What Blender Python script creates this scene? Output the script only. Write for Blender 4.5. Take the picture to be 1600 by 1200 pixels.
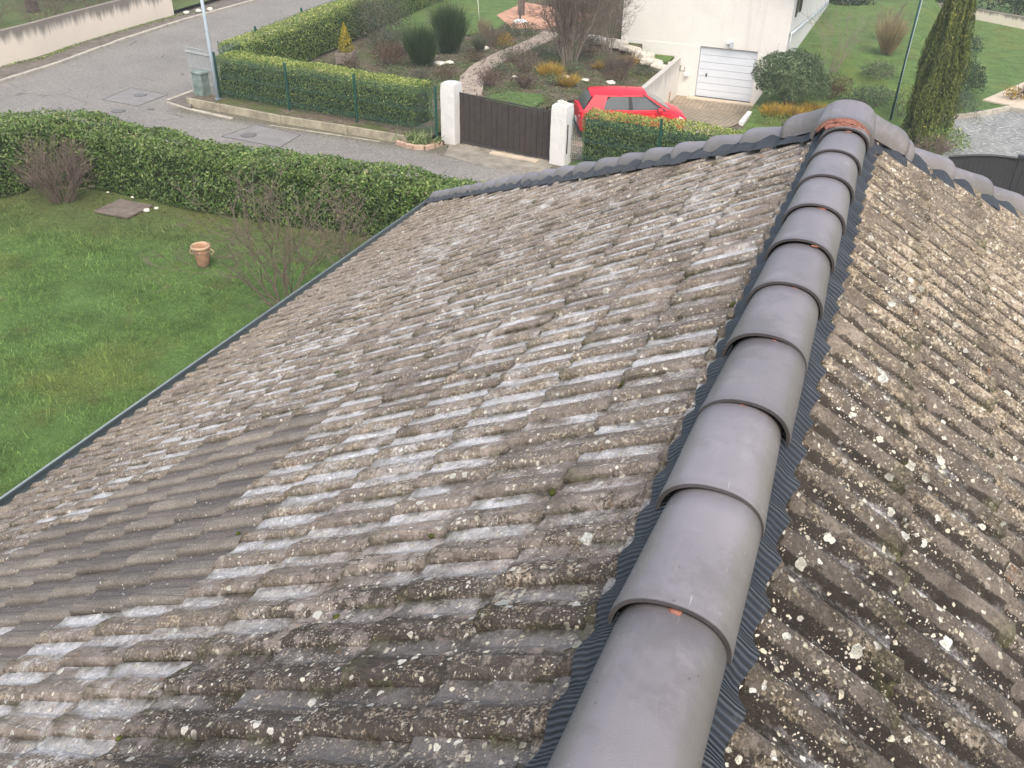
import bpy, bmesh, math, random
import numpy as np
from mathutils import Matrix, Vector, noise as mnoise

random.seed(7); rng = np.random.default_rng(11)
for o in list(bpy.data.objects): bpy.data.objects.remove(o)
SC = bpy.context.scene
COL = SC.collection
R = math.radians

# ------------------------------------------------------------------ camera
F_PX, PITCH, ROLL, YAW = 1371.08, 0.56923, -0.01901, 0.39279
CAM = Vector((0.1853, 0.0, 8.0))
def set_camera():
    cy, sy, cp, sp = math.cos(YAW), math.sin(YAW), math.cos(PITCH), math.sin(PITCH)
    fw = Vector((-sy*cp, cy*cp, -sp)); r = Vector((cy, sy, 0)); d = fw.cross(r)
    c, s = math.cos(ROLL), math.sin(ROLL)
    r2 = c*r + s*d; d2 = -s*r + c*d
    cd = bpy.data.cameras.new('camera'); cam = bpy.data.objects.new('camera', cd); COL.objects.link(cam)
    cd.sensor_width = 36; cd.sensor_fit = 'HORIZONTAL'; cd.lens = 36*F_PX/1600
    cd.clip_start = 0.05; cd.clip_end = 1500
    m = Matrix.Identity(4)
    for i in range(3):
        m[i][0] = r2[i]; m[i][1] = -d2[i]; m[i][2] = -fw[i]; m[i][3] = CAM[i]
    cam.matrix_world = m
    SC.camera = cam
set_camera()

# ------------------------------------------------------------------ sky, sun, exposure
SUN_EL, SUN_AZ = R(55), R(150)          # azimuth of the sun seen from above, from +Y towards +X
W = bpy.data.worlds.new('World'); SC.world = W; W.use_nodes = True
nt = W.node_tree; bg = nt.nodes['Background']
sky = nt.nodes.new('ShaderNodeTexSky'); sky.sky_type = 'NISHITA'; sky.sun_disc = False
sky.sun_elevation = SUN_EL; sky.sun_rotation = SUN_AZ
sky.air_density = 1.0; sky.dust_density = 4.0; sky.ozone_density = 1.0
wb = nt.nodes.new('ShaderNodeMix'); wb.data_type = 'RGBA'; wb.blend_type = 'MULTIPLY'; wb.inputs[0].default_value = 1; wb.inputs[7].default_value = (1.04, 1.0, .91, 1)
nt.links.new(sky.outputs[0], wb.inputs[6]); nt.links.new(wb.outputs[2], bg.inputs[0]); bg.inputs[1].default_value = 0.15
sl = bpy.data.lights.new('sun', 'SUN'); sl.energy = 0.5; sl.angle = R(60); sl.color = (1, 0.975, 0.94)
so = bpy.data.objects.new('sun', sl); COL.objects.link(so); so.location = (-20, -20, 40)
sd = Vector((math.sin(SUN_AZ)*math.cos(SUN_EL), math.cos(SUN_AZ)*math.cos(SUN_EL), math.sin(SUN_EL)))
so.rotation_euler = (-sd).to_track_quat('-Z', 'Y').to_euler()
SC.view_settings.view_transform = 'Standard'; SC.view_settings.look = 'None'
SC.view_settings.gamma = 1.0; SC.view_settings.use_curve_mapping = False
SC.view_settings.exposure = 1.08
SC.cycles.max_bounces = 6
SC.cycles.use_denoising = True

# ------------------------------------------------------------------ node helper
class NT:
    def __init__(s, name, rough=0.8, spec=0.3):
        s.m = bpy.data.materials.new(name); s.m.use_nodes = True
        s.t = s.m.node_tree; s.b = s.t.nodes['Principled BSDF']
        s.b.inputs['Roughness'].default_value = rough
        s.b.inputs['Specular IOR Level'].default_value = spec
        s._pos = None
    def n(s, typ): return s.t.nodes.new('ShaderNode'+typ)
    def l(s, a, b):
        if isinstance(a, (int, float)): b.default_value = a
        elif isinstance(a, tuple): b.default_value = a if len(a) == len(b.default_value) else (*a, 1)
        else: s.t.links.new(a, b)
    def pos(s):
        if s._pos is None: s._pos = s.n('NewGeometry').outputs['Position']
        return s._pos
    def mapv(s, scale, rot=(0, 0, 0), vec=None):
        m = s.n('Mapping'); s.l(vec or s.pos(), m.inputs[0]); m.inputs['Rotation'].default_value = rot
        m.inputs['Scale'].default_value = scale; return m.outputs[0]
    def noise(s, scale, detail=4, rough=.55, vec=None, dist=0, out='Fac'):
        k = s.n('TexNoise'); s.l(vec or s.pos(), k.inputs['Vector']); k.inputs['Scale'].default_value = scale
        k.inputs['Detail'].default_value = detail; k.inputs['Roughness'].default_value = rough
        k.inputs['Distortion'].default_value = dist
        return k.outputs[out]
    def vor(s, scale, vec=None, feature='F1'):
        k = s.n('TexVoronoi'); k.feature = feature; s.l(vec or s.pos(), k.inputs['Vector']); k.inputs['Scale'].default_value = scale
        return k
    def math(s, op, a, b=0.0, c=0.0, clamp=False):
        k = s.n('Math'); k.operation = op; k.use_clamp = clamp
        s.l(a, k.inputs[0]); s.l(b, k.inputs[1])
        if op in ('MULTIPLY_ADD', 'SMOOTH_MIN', 'SMOOTH_MAX', 'COMPARE'): s.l(c, k.inputs[2])
        return k.outputs[0]
    def ss(s, x, a, b):                       # smoothstep a..b -> 0..1 (a may exceed b)
        k = s.n('MapRange'); k.interpolation_type = 'SMOOTHSTEP'; k.clamp = True
        s.l(x, k.inputs[0])
        if isinstance(a, (int, float)) and isinstance(b, (int, float)) and a > b:
            k.inputs[1].default_value = b; k.inputs[2].default_value = a; k.inputs[3].default_value = 1; k.inputs[4].default_value = 0
        else:
            s.l(a, k.inputs[1]); s.l(b, k.inputs[2])
        return k.outputs[0]
    def mr(s, x, a, b, c, d):
        k = s.n('MapRange'); s.l(x, k.inputs[0])
        for i, v in enumerate((a, b, c, d)): s.l(v, k.inputs[i+1])
        return k.outputs[0]
    def ramp(s, fac, stops):
        k = s.n('ValToRGB'); e = k.color_ramp.elements
        while len(e) < len(stops): e.new(0.5)
        for i, (p, c) in enumerate(stops): e[i].position = p; e[i].color = (*c, 1)
        s.l(fac, k.inputs[0]); return k.outputs[0]
    def mix(s, fac, a, b, mode='MIX'):
        k = s.n('Mix'); k.data_type = 'RGBA'; k.blend_type = mode; k.clamp_factor = True
        s.l(fac, k.inputs[0]); s.l(a, k.inputs[6]); s.l(b, k.inputs[7]); return k.outputs[2]
    def attr(s, name): 
        k = s.n('Attribute'); k.attribute_name = name; return k.outputs['Fac']
    def rnd(s): return s.n('ObjectInfo').outputs['Random']
    def sep(s, v=None):
        k = s.n('SeparateXYZ'); s.l(v or s.pos(), k.inputs[0]); return k.outputs
    def sepc(s, c):
        k = s.n('SeparateColor'); s.l(c, k.inputs[0]); return k.outputs
    def col(s, c): s.l(c, s.b.inputs['Base Color']); return s
    def rough(s, r): s.l(r, s.b.inputs['Roughness']); return s
    def bump(s, h, strength=.5, dist=.01, prev=None):
        k = s.n('Bump'); s.l(h, k.inputs['Height']); k.inputs['Strength'].default_value = strength; k.inputs['Distance'].default_value = dist
        if prev is not None: s.l(prev, k.inputs['Normal'])
        s.l(k.outputs[0], s.b.inputs['Normal']); return k.outputs[0]

def plain(name, c, rough=.7, spec=.3, var=.15, scale=6.0, metal=0.0, bump=0.0, bscale=80):
    m = NT(name, rough, spec)
    a = tuple(x*(1-var) for x in c); b = tuple(min(1, x*(1+var)) for x in c)
    m.col(m.ramp(m.noise(scale, 5, .65), [(.3, a), (.7, b)]))
    m.b.inputs['Metallic'].default_value = metal
    if bump: m.bump(m.noise(bscale, 4, .6), bump, .004)
    return m.m

# ------------------------------------------------------------------ mesh helpers
def new_mesh(name, V, F, mats=(), smooth=False, mi=None, attrs=None):
    me = bpy.data.meshes.new(name)
    V = np.asarray(V, dtype=np.float32)
    if isinstance(F, np.ndarray):
        nf, k = F.shape
        me.vertices.add(len(V)); me.vertices.foreach_set('co', V.ravel())
        me.loops.add(nf*k); me.loops.foreach_set('vertex_index', F.astype(np.int32).ravel())
        me.polygons.add(nf); me.polygons.foreach_set('loop_start', np.arange(0, nf*k, k, dtype=np.int32))
        me.polygons.foreach_set('loop_total', np.full(nf, k, dtype=np.int32))
        me.update(calc_edges=True)
    else:
        me.from_pydata([tuple(map(float, v)) for v in V], [], [tuple(f) for f in F]); me.update()
    for m in mats: me.materials.append(m)
    if mi is not None: me.polygons.foreach_set('material_index', np.asarray(mi, dtype=np.int32))
    if smooth: me.polygons.foreach_set('use_smooth', np.ones(len(me.polygons), dtype=bool))
    for k, v in (attrs or {}).items():
        a = me.attributes.new(k, 'FLOAT', 'POINT'); a.data.foreach_set('value', np.asarray(v, dtype=np.float32))
    return me

def link(name, data, parent=None, loc=None, mat4=None):
    o = bpy.data.objects.new(name, data); COL.objects.link(o)
    if parent is not None: o.parent = parent
    if loc is not None: o.location = loc
    if mat4 is not None: o.matrix_local = mat4
    return o

def tag(o, label=None, cat=None, group=None, kind=None):
    if label: o['label'] = label
    if cat: o['category'] = cat
    if group: o['group'] = group
    if kind: o['kind'] = kind
    return o

def thing(name, label, cat, loc=(0, 0, 0), rz=0, group=None):
    o = link(name, None); o.location = loc; o.rotation_euler = (0, 0, rz); o.empty_display_size = .2
    return tag(o, label, cat, group)

def copy_tree(o, parent=None):
    c = o.copy(); COL.objects.link(c)
    if parent is not None: c.parent = parent
    for ch in list(o.children):
        d = copy_tree(ch, c)
    return c

class MB:
    """collects shapes, built as ONE mesh object"""
    def __init__(s): s.V = []; s.F = []; s.n = 0; s.M = []
    def add(s, V, F, m=0):
        V = np.asarray(V, float); s.V.append(V)
        for f in F: s.F.append(tuple(int(i)+s.n for i in f)); s.M.append(m)
        s.n += len(V); return s
    def box(s, c, size, rz=0.0, rot=None, m=0, ch=0.0):
        x, y, z = (v/2 for v in size)
        P = np.array([[-x,-y,-z],[x,-y,-z],[x,y,-z],[-x,y,-z],[-x,-y,z],[x,-y,z],[x,y,z],[-x,y,z]])
        if ch:                                   # chamfered top edge
            P = np.vstack([P[:4], P[4:]*[1,1,0]+[0,0,z-ch], (P[4:]*[1,1,0])*[(x-ch)/x,(y-ch)/y,0]+[0,0,z]])
            F = [(3,2,1,0)]+[(i,(i+1)%4,(i+1)%4+4,i+4) for i in range(4)]+[(i+4,(i+1)%4+4,(i+1)%4+8,i+8) for i in range(4)]+[(8,9,10,11)]
        else:
            F = [(3,2,1,0),(4,5,6,7),(0,1,5,4),(1,2,6,5),(2,3,7,6),(3,0,4,7)]
        if rot is not None: P = P @ np.array(rot).T
        elif rz:
            ca, sa = math.cos(rz), math.sin(rz); P = P @ np.array([[ca,sa,0],[-sa,ca,0],[0,0,1]])
        return s.add(P+np.array(c), F, m)
    def bar(s, a, b, w, h, m=0, up=(0,0,1)):
        a, b = np.array(a, float), np.array(b, float); d = b-a; L = np.linalg.norm(d); d /= L
        sd = np.cross(d, up); sd /= np.linalg.norm(sd)+1e-9; u = np.cross(sd, d)
        return s.box((a+b)/2, (L, w, h), rot=np.stack([d, sd, u], 1), m=m)
    def tube(s, pts, r, n=8, m=0, cap=True):
        pts = np.array(pts, float); k = len(pts); r = np.broadcast_to(r, (k,))
        V = []; d0 = None
        for i in range(k):
            d = pts[min(i+1, k-1)]-pts[max(i-1, 0)]; d = d/(np.linalg.norm(d)+1e-9)
            ref = np.array([0,0,1.]) if abs(d[2]) < .9 else np.array([1.,0,0])
            a = np.cross(d, ref); a /= np.linalg.norm(a); b = np.cross(d, a)
            t = np.linspace(0, 2*np.pi, n, endpoint=False)
            V.append(pts[i]+r[i]*(np.outer(np.cos(t), a)+np.outer(np.sin(t), b)))
        F = [(i*n+j, i*n+(j+1)%n, (i+1)*n+(j+1)%n, (i+1)*n+j) for i in range(k-1) for j in range(n)]
        if cap: F += [tuple(range(n))[::-1], tuple((k-1)*n+j for j in range(n))]
        return s.add(np.vstack(V), F, m)
    def lathe(s, prof, n=24, c=(0,0,0), m=0, cap=True):
        t = np.linspace(0, 2*np.pi, n, endpoint=False); V = []
        for r, z in prof: V.append(np.stack([r*np.cos(t), r*np.sin(t), np.full(n, z)], 1)+np.array(c))
        k = len(prof); F = [(i*n+j, i*n+(j+1)%n, (i+1)*n+(j+1)%n, (i+1)*n+j) for i in range(k-1) for j in range(n)]
        if cap: F += [tuple(range(n))[::-1], tuple((k-1)*n+j for j in range(n))]
        return s.add(np.vstack(V), F, m)
    def build(s, name, mats, parent=None, smooth=False, bevel=0.0, loc=None):
        if not isinstance(mats, (list, tuple)): mats = [mats]
        me = new_mesh(name, np.vstack(s.V), s.F, mats, smooth, s.M)
        bm = bmesh.new(); bm.from_mesh(me); bmesh.ops.recalc_face_normals(bm, faces=bm.faces)
        if bevel: bmesh.ops.bevel(bm, geom=list(bm.edges), offset=bevel, segments=1, affect='EDGES', profile=.5)
        bm.to_mesh(me); bm.free()
        return link(name, me, parent, loc)

def unit(v): return v/(np.linalg.norm(v, axis=-1, keepdims=True)+1e-9)

def leaves_mesh(name, P, N, size, mat, aspect=.45, jitter=.7, fold=.25, droop=0.0, tint=None, dirs=None, svar=.35):
    """one small folded leaf (two triangles) per point"""
    n = len(P); P = np.asarray(P); N = unit(np.asarray(N)+jitter*rng.normal(size=(n, 3)))
    D = rng.normal(size=(n, 3)) if dirs is None else np.asarray(dirs)+.35*rng.normal(size=(n, 3))
    D[:, 2] -= droop
    D = unit(D-N*np.sum(D*N, 1, keepdims=True)); S = np.cross(N, D)
    L = size*(1+svar*rng.uniform(-1, 1, n))[:, None]; Wd = L*aspect
    b = P-D*L*.5; t = P+D*L*.5
    l = P-S*Wd*.5+N*L*fold*.4; r = P+S*Wd*.5+N*L*fold*.4
    V = np.stack([b, r, t, l], 1).reshape(-1, 3); i = np.arange(n)*4
    F = np.concatenate([np.stack([i, i+1, i+2], 1), np.stack([i, i+2, i+3], 1)])
    rd = rng.uniform(0, 1, n) if tint is None else np.clip(tint, 0, 1)
    return new_mesh(name, V, F, [mat], False, None, {'rnd': np.repeat(rd, 4)})

def blades_mesh(name, P, D, L, w, mat, tint=None, bend=.3):
    """narrow two-piece blades that start at P and grow along D"""
    n = len(P); D = unit(np.asarray(D)); S = unit(np.cross(D, rng.normal(size=(n, 3))))
    L = np.broadcast_to(L, (n,))[:, None]*(1+.4*rng.uniform(-1, 1, (n, 1)))
    B = np.cross(S, D)*bend*rng.uniform(-1, 1, (n, 1)) ; B[:, 2] -= .15*bend
    mid = P+D*L*.55+B*L*.25; tip = P+D*L+B*L
    V = np.stack([P-S*w/2, P+S*w/2, mid+S*w*.4, mid-S*w*.4, tip], 1).reshape(-1, 3); i = np.arange(n)*5
    F = np.concatenate([np.stack([i, i+1, i+2], 1), np.stack([i, i+2, i+3], 1), np.stack([i+3, i+2, i+4], 1)])
    rd = rng.uniform(0, 1, n) if tint is None else np.clip(tint, 0, 1)
    return new_mesh(name, V, F, [mat], False, None, {'rnd': np.repeat(rd, 5)})

def twig_mesh(name, segs, mat, sides=4):
    A = np.array([s[0] for s in segs]); B = np.array([s[1] for s in segs]); ra = np.array([s[2] for s in segs]); rb = np.array([s[3] for s in segs])
    d = unit(B-A); ref = np.where(np.abs(d[:, 2:3]) < .9, np.array([[0, 0, 1.]]), np.array([[1., 0, 0]]))
    u = unit(np.cross(d, ref)); v = np.cross(d, u); n = len(A); V = []
    for base, r in ((A, ra), (B, rb)):
        for k in range(sides):
            t = 2*math.pi*k/sides; V.append(base+(u*math.cos(t)+v*math.sin(t))*r[:, None])
    V = np.stack(V, 1).reshape(-1, 3); i = np.arange(n)*(2*sides)
    F = np.concatenate([np.stack([i+k, i+(k+1) % sides, i+sides+(k+1) % sides, i+sides+k], 1) for k in range(sides)])
    return new_mesh(name, V, F, [mat], True)

def grow(base, d, L, r, depth, segs, R_, wig=.25, up=.05, nb=(2, 4), shrink=.62, spread=.7, steps=5):
    p = np.array(base, float); d = np.array(d, float); d /= np.linalg.norm(d)
    spots = []
    for k in range(steps):
        q = p+d*L/steps; r1 = r*(1-.55*(k+1)/steps)
        segs.append((p.copy(), q.copy(), r*(1-.55*k/steps), r1)); spots.append((q.copy(), d.copy(), r1)); p = q
        d = d+wig*R_.normal(size=3); d[2] += up; d /= np.linalg.norm(d)
    if depth > 0:
        for _ in range(R_.integers(*nb)+1):
            q, dd, rr = spots[R_.integers(1, steps)]
            nd = dd+spread*R_.normal(size=3); nd[2] += up
            grow(q, nd, L*shrink*R_.uniform(.7, 1.2), max(rr*.65, .0058), depth-1, segs, R_, wig, up, nb, shrink, spread, max(3, steps-1))

def bare_shrub(name, label, cat, loc, mat, seed, stems, H, lean, r0=.015, depth=2, nb=(2, 4), wig=.2, spread=.55, base=.15, up=.06, trunk=None, shrink=.6, group=None):
    R_ = np.random.default_rng(seed); root = thing(name, label, cat, loc, group=group)
    segs = []
    for _ in range(stems):
        a = R_.uniform(0, 2*np.pi); rr = base*math.sqrt(R_.uniform(0, 1)); ln = lean*R_.uniform(.2, 1)
        o = np.array([rr*math.cos(a), rr*math.sin(a), trunk or 0.0]); d = np.array([math.cos(a)*ln, math.sin(a)*ln, 1.])
        grow(o, d, H*R_.uniform(.55, .85), r0*R_.uniform(.7, 1.1), depth, segs, R_, wig, up, nb, shrink, spread)
    if trunk: segs.append((np.array([0, 0, -.05]), np.array([0, 0, trunk*1.05]), r0*2.4, r0*1.8))
    link('branches', twig_mesh('branches', segs, mat), root)
    return root, segs

# ------------------------------------------------------------------ terrain
def sm(a, b, x):
    t = np.clip((np.asarray(x, float)-a)/(b-a), 0, 1); return t*t*(3-2*t)
XLp = [(22, -11.3), (24, -11.2), (28, -10.3), (33.5, -8.6), (34, -8.5), (60, -8.5)]
XRp = [(22, -7.9), (23, -7.8), (24.5, -5.0), (26, -4.7), (60, -4.7)]
ZDp = [(24, 0), (27, -.6), (30, -.6), (37.5, -2), (80, -2)]
ip = lambda x, p: np.interp(x, [q[0] for q in p], [q[1] for q in p])
def z_left(x, y): return -0.75*sm(27, 38, y)*sm(-12.5, -9, x)
def z_drive(x, y): return ip(y, ZDp)+0*np.asarray(x, float)
def z_right(x, y): return -1.3*sm(24, 33, y)+0.9*sm(38, 44, y)*(1-sm(.8, 2.6, x))
def zt(x, y):
    if x < ip(y, XLp): return float(z_left(x, y))
    if x < ip(y, XRp): return float(z_drive(x, y))
    return float(z_right(x, y))
def fence_y(x): return 23.4-0.0757*(x+20.1)       # line of the neighbours' street fence

def sheet(name, ys, xl, xr, nx, zf, mat, dz=0.0, bumpy=0.0):
    V = []; ny = len(ys)
    for y in ys:
        xs = np.linspace(float(xl(y)), float(xr(y)), nx)
        z = zf(xs, np.full(nx, y))+dz
        if bumpy: z = z+np.array([bumpy*mnoise.noise((x*.8, y*.8, 3.1)) for x in xs])
        V.append(np.stack([xs, np.full(nx, y), z], 1))
    V = np.vstack(V); F = np.array([(j*nx+i, j*nx+i+1, (j+1)*nx+i+1, (j+1)*nx+i) for j in range(ny-1) for i in range(nx-1)])
    return tag(link(name, new_mesh(name, V, F, [mat], True)), kind='structure')

def flat(name, pts, z, mat, kind='structure', th=0.0, parent=None, zfun=None):
    n = len(pts); zz = [z if zfun is None else zfun(*p)+z for p in pts]
    V = [(x, y, h) for (x, y), h in zip(pts, zz)]; F = [tuple(range(n))]
    if th:
        V += [(x, y, h-th) for (x, y), h in zip(pts, zz)]; F += [tuple(range(n, 2*n))[::-1]]+[((i+1) % n, i, i+n, (i+1) % n+n) for i in range(n)]
    me = new_mesh(name, V, F, [mat]); bm = bmesh.new(); bm.from_mesh(me); bmesh.ops.recalc_face_normals(bm, faces=bm.faces)
    if not th and bm.faces and list(bm.faces)[0].normal.z < 0: bmesh.ops.reverse_faces(bm, faces=bm.faces)
    bm.to_mesh(me); bm.free()
    o = link(name, me, parent)
    if kind: o['kind'] = kind
    return o

# ------------------------------------------------------------------ materials
def mat_old_tile():
    m = NT('old_concrete_tile', .92, .15)
    P = m.pos(); X, Y, Z = m.sep()[0:3]
    pan = m.attr('pan'); grv = m.attr('groove')
    big = m.noise(1.5, 4, .6); n1 = m.noise(6, 7, .68); n3 = m.noise(17, 6, .72); fine = m.noise(85, 5, .8); n5 = m.noise(48, 5, .75); grit = m.noise(230, 3, .75)
    C = lambda v: m.math('SUBTRACT', v, .5)
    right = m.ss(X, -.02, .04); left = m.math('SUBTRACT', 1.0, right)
    near = m.math('MULTIPLY', m.math('MULTIPLY', m.ss(Y, 2.1, 1.2), m.ss(X, -2.0, -.9)), left)
    col = m.ramp(m.math('ADD', m.math('MULTIPLY', n1, .55), m.math('MULTIPLY', fine, .45)), [(.36, (.115, .102, .093)), (.5, (.225, .204, .186)), (.62, (.35, .326, .302))])
    col = m.mix(1.0, col, m.mix(m.rnd(), (.78, .77, .77), (1.20, 1.17, 1.13)), 'MULTIPLY')
    # black film: pans of the right slope, and one patch beside the viewer
    alg = m.math('ADD', m.math('MULTIPLY', n3, .55), m.math('MULTIPLY', n1, .45))
    alg = m.math('ADD', alg, m.math('MULTIPLY', C(fine), .35)); alg = m.math('ADD', alg, m.math('MULTIPLY', C(big), .35))
    alg = m.math('ADD', alg, m.math('MULTIPLY', right, m.math('ADD', m.math('MULTIPLY_ADD', pan, .30, -.035), m.math('MULTIPLY', m.ss(Y, 3.1, 1.8), m.math('MULTIPLY_ADD', pan, .16, .025))))); alg = m.math('ADD', alg, m.math('MULTIPLY', near, .155))
    col = m.mix(m.math('MULTIPLY', m.ss(alg, .53, .60), .9), col, m.ramp(grit, [(.3, (.020, .018, .017)), (.7, (.066, .060, .053))]))
    # cream to ochre crust, broken up into small grains
    cr = m.math('ADD', m.math('MULTIPLY', fine, .62), m.math('MULTIPLY', n3, .38)); cr = m.math('ADD', cr, m.math('MULTIPLY', C(big), .22)); cr = m.math('ADD', cr, m.math('MULTIPLY', C(m.noise(3.4, 4, .6)), .20))
    cr = m.math('SUBTRACT', cr, m.math('MULTIPLY', near, .03)); cr = m.math('SUBTRACT', cr, m.math('MULTIPLY', right, m.math('MULTIPLY', pan, .13)))
    cr = m.math('ADD', cr, m.math('MULTIPLY', right, m.math('MULTIPLY_ADD', m.ss(Y, 1.9, 3.4), .060, -.018)))
    crm = m.ss(cr, .485, .555)
    col = m.mix(m.math('MULTIPLY', crm, .80), col, m.mix(m.ss(m.noise(9, 4, .6), .42, .60), m.ramp(n5, [(.36, (.25, .205, .155)), (.5, (.42, .37, .30)), (.64, (.62, .575, .50))]), m.ramp(n5, [(.36, (.21, .178, .125)), (.5, (.37, .32, .235)), (.64, (.56, .51, .41))])))
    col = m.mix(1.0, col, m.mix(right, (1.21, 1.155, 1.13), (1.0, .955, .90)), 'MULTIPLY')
    near_right = m.math('MULTIPLY', right, m.ss(m.math('ADD', Y, m.math('MULTIPLY', C(n1), 2.2)), 3.0, 1.6)); col = m.mix(m.math('MULTIPLY', near_right, .8), col, m.mix(1.0, col, (.50, .51, .53), 'MULTIPLY'))  # right slope darker towards its near end
    # pale bloom plus painted sky reflection on the washed pans of the left slope
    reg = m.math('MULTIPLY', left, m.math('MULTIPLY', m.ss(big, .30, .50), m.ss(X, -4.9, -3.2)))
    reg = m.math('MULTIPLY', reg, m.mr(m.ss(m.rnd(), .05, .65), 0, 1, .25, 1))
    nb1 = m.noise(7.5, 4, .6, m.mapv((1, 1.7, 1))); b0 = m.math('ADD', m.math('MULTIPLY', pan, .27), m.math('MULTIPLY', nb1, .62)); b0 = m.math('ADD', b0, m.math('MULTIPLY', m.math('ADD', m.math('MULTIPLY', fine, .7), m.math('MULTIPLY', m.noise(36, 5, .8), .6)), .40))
    bloom_sky = m.math('MULTIPLY', m.ss(m.math('MULTIPLY', b0, m.math('MULTIPLY_ADD', reg, .34, .68)), .525, .79), .94)
    bloom_sky = m.math('MULTIPLY', bloom_sky, m.math('SUBTRACT', 1.0, m.math('MULTIPLY', near, .85)))
    col = m.mix(bloom_sky, col, m.ramp(fine, [(.38, (.44, .44, .45)), (.5, (.70, .705, .72)), (.60, (.90, .905, .92))]))
    wp = m.n('VectorMath'); wp.operation = 'ADD'; nn = m.n('TexNoise'); m.l(P, nn.inputs['Vector']); nn.inputs['Scale'].default_value = 45; nn.inputs['Detail'].default_value = 3
    sc = m.n('VectorMath'); sc.operation = 'SCALE'; m.l(nn.outputs['Color'], sc.inputs[0]); sc.inputs[3].default_value = .024
    m.l(P, wp.inputs[0]); m.l(sc.outputs[0], wp.inputs[1]); WP = wp.outputs[0]
    def spots(scale, thr, r0, r1, soft=.06):
        v = m.vor(scale, WP); c = m.sepc(v.outputs['Color'])
        rad = m.mr(c[1], 0, 1, r0, r1)
        k = m.ss(v.outputs['Distance'], rad, m.math('SUBTRACT', rad, soft))
        return m.math('MULTIPLY', k, m.math('GREATER_THAN', c[0], thr)), v.outputs['Distance'], rad, c[2]
    s0, _, _, c0 = spots(125, .42, .12, .52, .16)
    s0 = m.math('MULTIPLY', s0, m.ss(m.math('ADD', m.noise(4.5, 5, .65), m.math('MULTIPLY', C(n3), .5)), .40, .58))
    col = m.mix(m.math('MULTIPLY', s0, .92), col, m.ramp(c0, [(.0, (.72, .66, .56)), (.6, (.56, .48, .36)), (1, (.78, .76, .70))]))
    s1, _, _, c1 = spots(50, .60, .10, .48, .09)
    s1 = m.math('MULTIPLY', s1, m.ss(m.noise(3.1, 4, .6), .36, .54))
    col = m.mix(s1, col, m.ramp(c1, [(0, (.72, .68, .58)), (.5, (.62, .58, .44)), (1, (.78, .77, .72))]))
    s2, d2, r2, c2 = spots(19, .70, .08, .36, .05); s2 = m.math('MULTIPLY', s2, m.ss(m.noise(2.2, 4, .6), .40, .52))
    ring = m.ss(m.math('SUBTRACT', r2, d2), .09, .03)
    cc2 = m.mix(ring, m.mix(.6, m.ramp(c2, [(0, (.56, .56, .45)), (.6, (.66, .66, .60)), (1, (.52, .50, .36))]), m.ramp(fine, [(.35, (.35, .34, .29)), (.6, (.75, .74, .68))])), (.76, .76, .69))
    col = m.mix(s2, col, cc2)
    s3, d3, r3, c3 = spots(7.5, .87, .09, .20, .02)
    ring = m.ss(m.math('SUBTRACT', r3, d3), .05, .015)
    cc3 = m.mix(ring, m.ramp(fine, [(.35, (.46, .48, .42)), (.62, (.72, .74, .68))]), (.76, .78, .72))
    col = m.mix(s3, col, cc3)
    s4, _, _, _ = spots(24, .972, .15, .5, .3); col = m.mix(m.math('MULTIPLY', s4, .5), col, (.33, .17, .08))
    edge = m.attr('edge')
    mo = m.math('MULTIPLY', m.math('MAXIMUM', edge, m.math('MULTIPLY', grv, .8)), m.ss(m.math('ADD', m.noise(7, 4, .6), m.math('MULTIPLY', C(fine), .4)), .50, .60)); col = m.mix(m.math('MULTIPLY', mo, .85), col, m.ramp(n5, [(.35, (.045, .048, .022)), (.65, (.14, .14, .068))]))
    col = m.mix(m.math('MULTIPLY', grv, m.math('MULTIPLY', m.ss(n3, .40, .64), .6)), col, (.055, .048, .040))  # joint dirt, and the shaded side of each roll painted into the colour
    m.col(col)
    hh = m.math('ADD', m.math('MULTIPLY', grit, .30), m.math('MULTIPLY', fine, .9)); hh = m.math('ADD', hh, m.math('MULTIPLY', s1, .25)); hh = m.math('ADD', hh, m.math('MULTIPLY', mo, 1.0))
    hh = m.math('ADD', hh, m.math('MULTIPLY', crm, .6)); m.bump(hh, .9, .006)
    return m.m

def mat_clean_tile():
    m = NT('cleaned_concrete_tile', .9, .2)
    n1 = m.noise(6, 6, .6); n4 = m.noise(120, 5, .8); pan = m.attr('pan')
    col = m.ramp(n1, [(.3, (.185, .167, .146)), (.7, (.275, .25, .22))])
    col = m.mix(m.math('MULTIPLY', m.ss(m.math('ADD', pan, m.math('MULTIPLY', m.math('SUBTRACT', n1, .5), .8)), .25, .75), .75), col, (.150, .138, .136))
    col = m.mix(m.math('MULTIPLY', m.attr('groove'), .45), col, (.03, .027, .025))  # same joint line: dirt plus painted roll shading
    col = m.mix(1.0, col, m.mix(m.rnd(), (.70, .70, .71), (1.15, 1.12, 1.08)), 'MULTIPLY')
    col = m.mix(1.0, col, m.ramp(n4, [(.36, (.55, .55, .55)), (.64, (1.4, 1.4, 1.4))]), 'MULTIPLY')
    v = m.vor(60); c = m.sepc(v.outputs['Color']); k = m.math('MULTIPLY', m.math('GREATER_THAN', c[0], .93), m.ss(v.outputs['Distance'], .3, .2))
    col = m.mix(m.math('MULTIPLY', k, .8), col, (.62, .60, .54))
    m.col(col); m.bump(n4, .5, .003); return m.m

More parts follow.
